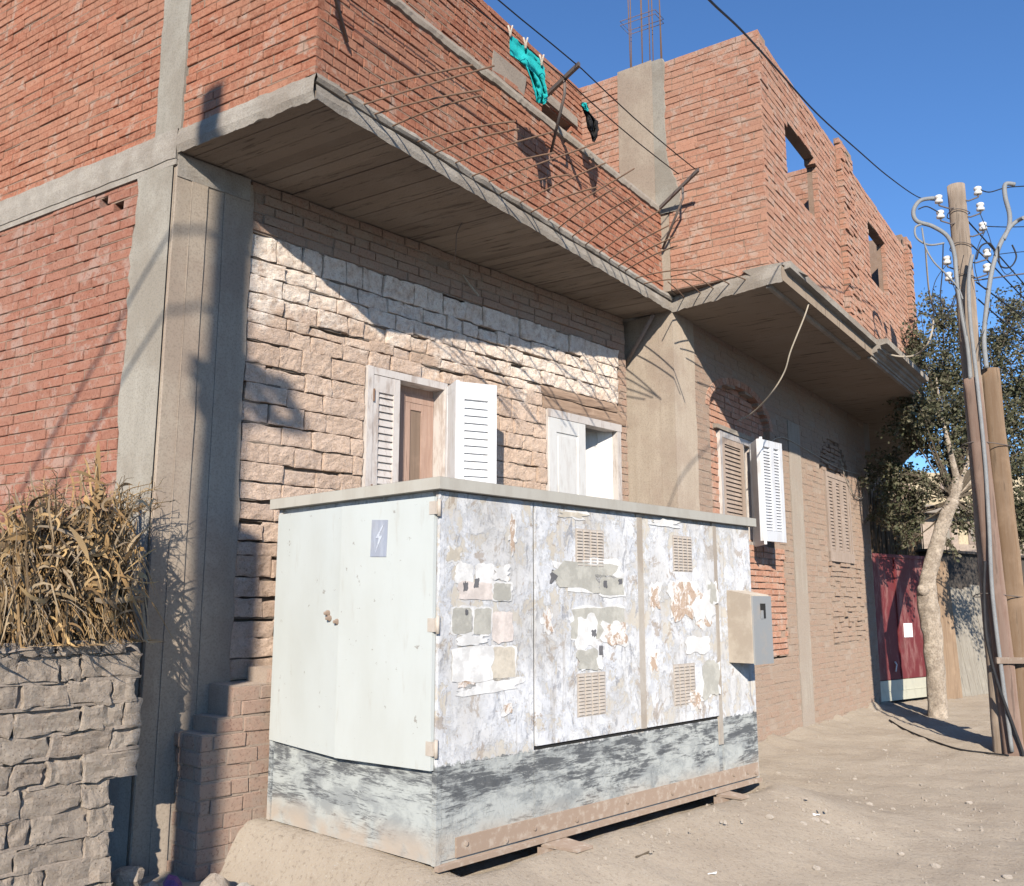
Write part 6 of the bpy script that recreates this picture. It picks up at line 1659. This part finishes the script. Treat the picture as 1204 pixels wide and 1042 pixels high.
# ------------------------------------------------------------------ litter on the ground
M['pebble'] = mat_rough('pebble', (0.44, 0.38, 0.32), (0.54, 0.48, 0.41), 12, 50, 0.006, 0.6)
M['purple'] = mat_rough('purple_plastic', (0.10, 0.045, 0.16), (0.16, 0.08, 0.24), 20, 40, 0.008, 0.8, rough=0.4)
def lump(name, c, r_, mat, sq=(1, 1, 0.7), amp=0.35, seed=0):
    bm = bmesh.new(); bmesh.ops.create_icosphere(bm, subdivisions=2, radius=1.0)
    for v in bm.verts:
        k = 1 + amp * mnoise.noise(v.co * 1.4 + Vector((seed * 3.7, seed, 0))) + amp * 0.4 * mnoise.noise(v.co * 4 + Vector((seed, 0, 5)))
        v.co = Vector((v.co.x * sq[0], v.co.y * sq[1], v.co.z * sq[2])) * k * r_
    me = bpy.data.meshes.new(name); bm.to_mesh(me); bm.free(); me.materials.append(mat)
    o = bpy.data.objects.new(name, me); scene.collection.objects.link(o); o.location = c; o.rotation_euler = (0, 0, seed * 1.7); return o
def on_ground(x, y):
    z = 0.0
    for _ in range(6):
        p = on_z(x, y, z); z = ground_h(p.x, p.y)
    return on_z(x, y, z)
r = random.Random(23)
spots = [(944, 971), (958, 966), (970, 968), (948, 940), (960, 945), (925, 940), (1000, 930), (1027, 955), (1008, 987), (1020, 982), (1078, 978), (1127, 977), (1155, 1032), (1172, 1036), (1185, 1033), (985, 905), (1005, 917), (1022, 947), (1050, 952), (890, 955), (905, 962), (870, 905), (915, 910), (1040, 883), (1028, 838), (1060, 1005), (1100, 1020), (930, 1005), (960, 1022), (1140, 945)]
for i, (x, y) in enumerate(spots):
    p = on_ground(x, y); s_ = r.uniform(0.010, 0.032)
    o = lump('pebble', p + Vector((0, 0, s_ * 0.25)), s_, M['pebble'], (1.2, 1, 0.6), 0.4, i + 1)
    tag(o, 'small pale pebble lying on the dusty street right of the cabinet', 'pebble', 'pebbles scattered on the street')
for (x, y, s_, lab) in ((148, 1030, 0.085, 'rounded rubble stone fallen at the foot of the rubble wall'), (118, 1046, 0.06, 'broken stone below the rubble wall end beside the rounded one'), (178, 1040, 0.05, 'small stone wedged in front of the concrete column'), (252, 1046, 0.09, 'flat brick fragment at the foot of the brick stub')):
    p = on_ground(x, y + 12); o = lump('rubble_stone', p + Vector((0, 0, s_ * 0.5)), s_, M['rubble'], (1.1, 1, 0.85), 0.3, int(x)); tag(o, lab, 'stone')
p = on_ground(203, 1058); o = lump('plastic_bag', p + Vector((0, 0, 0.05)), 0.07, M['purple'], (1.3, 0.8, 0.8), 0.9, 3); tag(o, 'crumpled purple plastic bag at the foot of the brick stub', 'bag')
p = on_ground(286, 1056); o = lump('crumpled_paper', p + Vector((0, 0, 0.05)), 0.032, M['concrete_light'], (1.3, 0.8, 0.7), 0.9, 6); tag(o, 'crumpled white paper beside the mound under the cabinet', 'paper')
def flat_scrap(name, x, y, w, d, mat, lab, cat, seed):
    rr_ = random.Random(seed); p = on_ground(x, y); pts = []
    for k in range(9):
        th = 2 * math.pi * k / 9; q = rr_.uniform(0.7, 1.1); pts.append(Vector((p.x + w * q * math.cos(th), p.y + d * q * math.sin(th), p.z + 0.008 + 0.012 * rr_.random())))
    mb = MB(); mb.plate(pts, 0.002, (0, 0, 1)); o = mb.build(name, mat); return tag(o, lab, cat)
flat_scrap('paper_scrap', 834, 1029, 0.040, 0.04, M['sheet'], 'white paper scrap lying on the ground in front of the cabinet', 'paper', 2)
flat_scrap('paper_scrap', 960, 960, 0.03, 0.02, M['sheet'], 'tiny white scrap among the pebbles on the street', 'paper', 4)
P = [on_ground(x, y) + Vector((0, 0, 0.012)) for x, y in ((748, 1010), (755, 1008), (765, 1004), (773, 1006))]
o = cable('twig', P, 0.006, M['twig'], None, 5, 4); tag(o, 'thin dark twig on the dust below the cabinet', 'twig')
P = [on_ground(x, y) + Vector((0, 0, 0.015)) for x, y in ((1046, 848), (1062, 858), (1090, 870), (1125, 882), (1160, 887), (1186, 890))]  # thin dark tube drawn along the pole's shadow on the ground
o = cable('pole_shadow_line', P, 0.010, M['cable_black'], None, 6, 6); tag(o, 'dark line drawing the pole shadow on the dust from the wall end to the pole', 'cable')
# gravel crumbs
mb = MB()
for k in range(3600):
    if r.random() < 0.6: p = on_ground(r.uniform(620, 1250), r.uniform(840, 1090) if r.random() < .4 else r.uniform(880, 1000))
    else: p = Vector((r.uniform(-2, 9), r.uniform(2.5, 14), 0)); p.z = ground_h(p.x, p.y)
    q = (Vector((p.x, p.y)) - K)
    if -0.02 < q.dot(U) < CL + 0.02 and 0 < q.dot(dc) < CD: continue
    s_ = 0.0025 + 0.013 * r.random() ** 5; b0 = len(mb.v)
    d = [Vector((r.uniform(.6, 1.2) * s_ * math.cos(t), r.uniform(.6, 1.2) * s_ * math.sin(t), 0)) for t in (0.3, 1.9, 3.4, 5.0)]
    mb.v += [tuple(p + v - Vector((0, 0, s_))) for v in d] + [tuple(p + v * 0.6 + Vector((0, 0, s_ * 0.8))) for v in d]
    mb.quad_faces(b0, [(4, 5, 6, 7), (0, 1, 5, 4), (1, 2, 6, 5), (2, 3, 7, 6), (3, 0, 4, 7)], 0)
o = mb.build('gravel', M['pebble'], fix=False); o['kind'] = 'stuff'
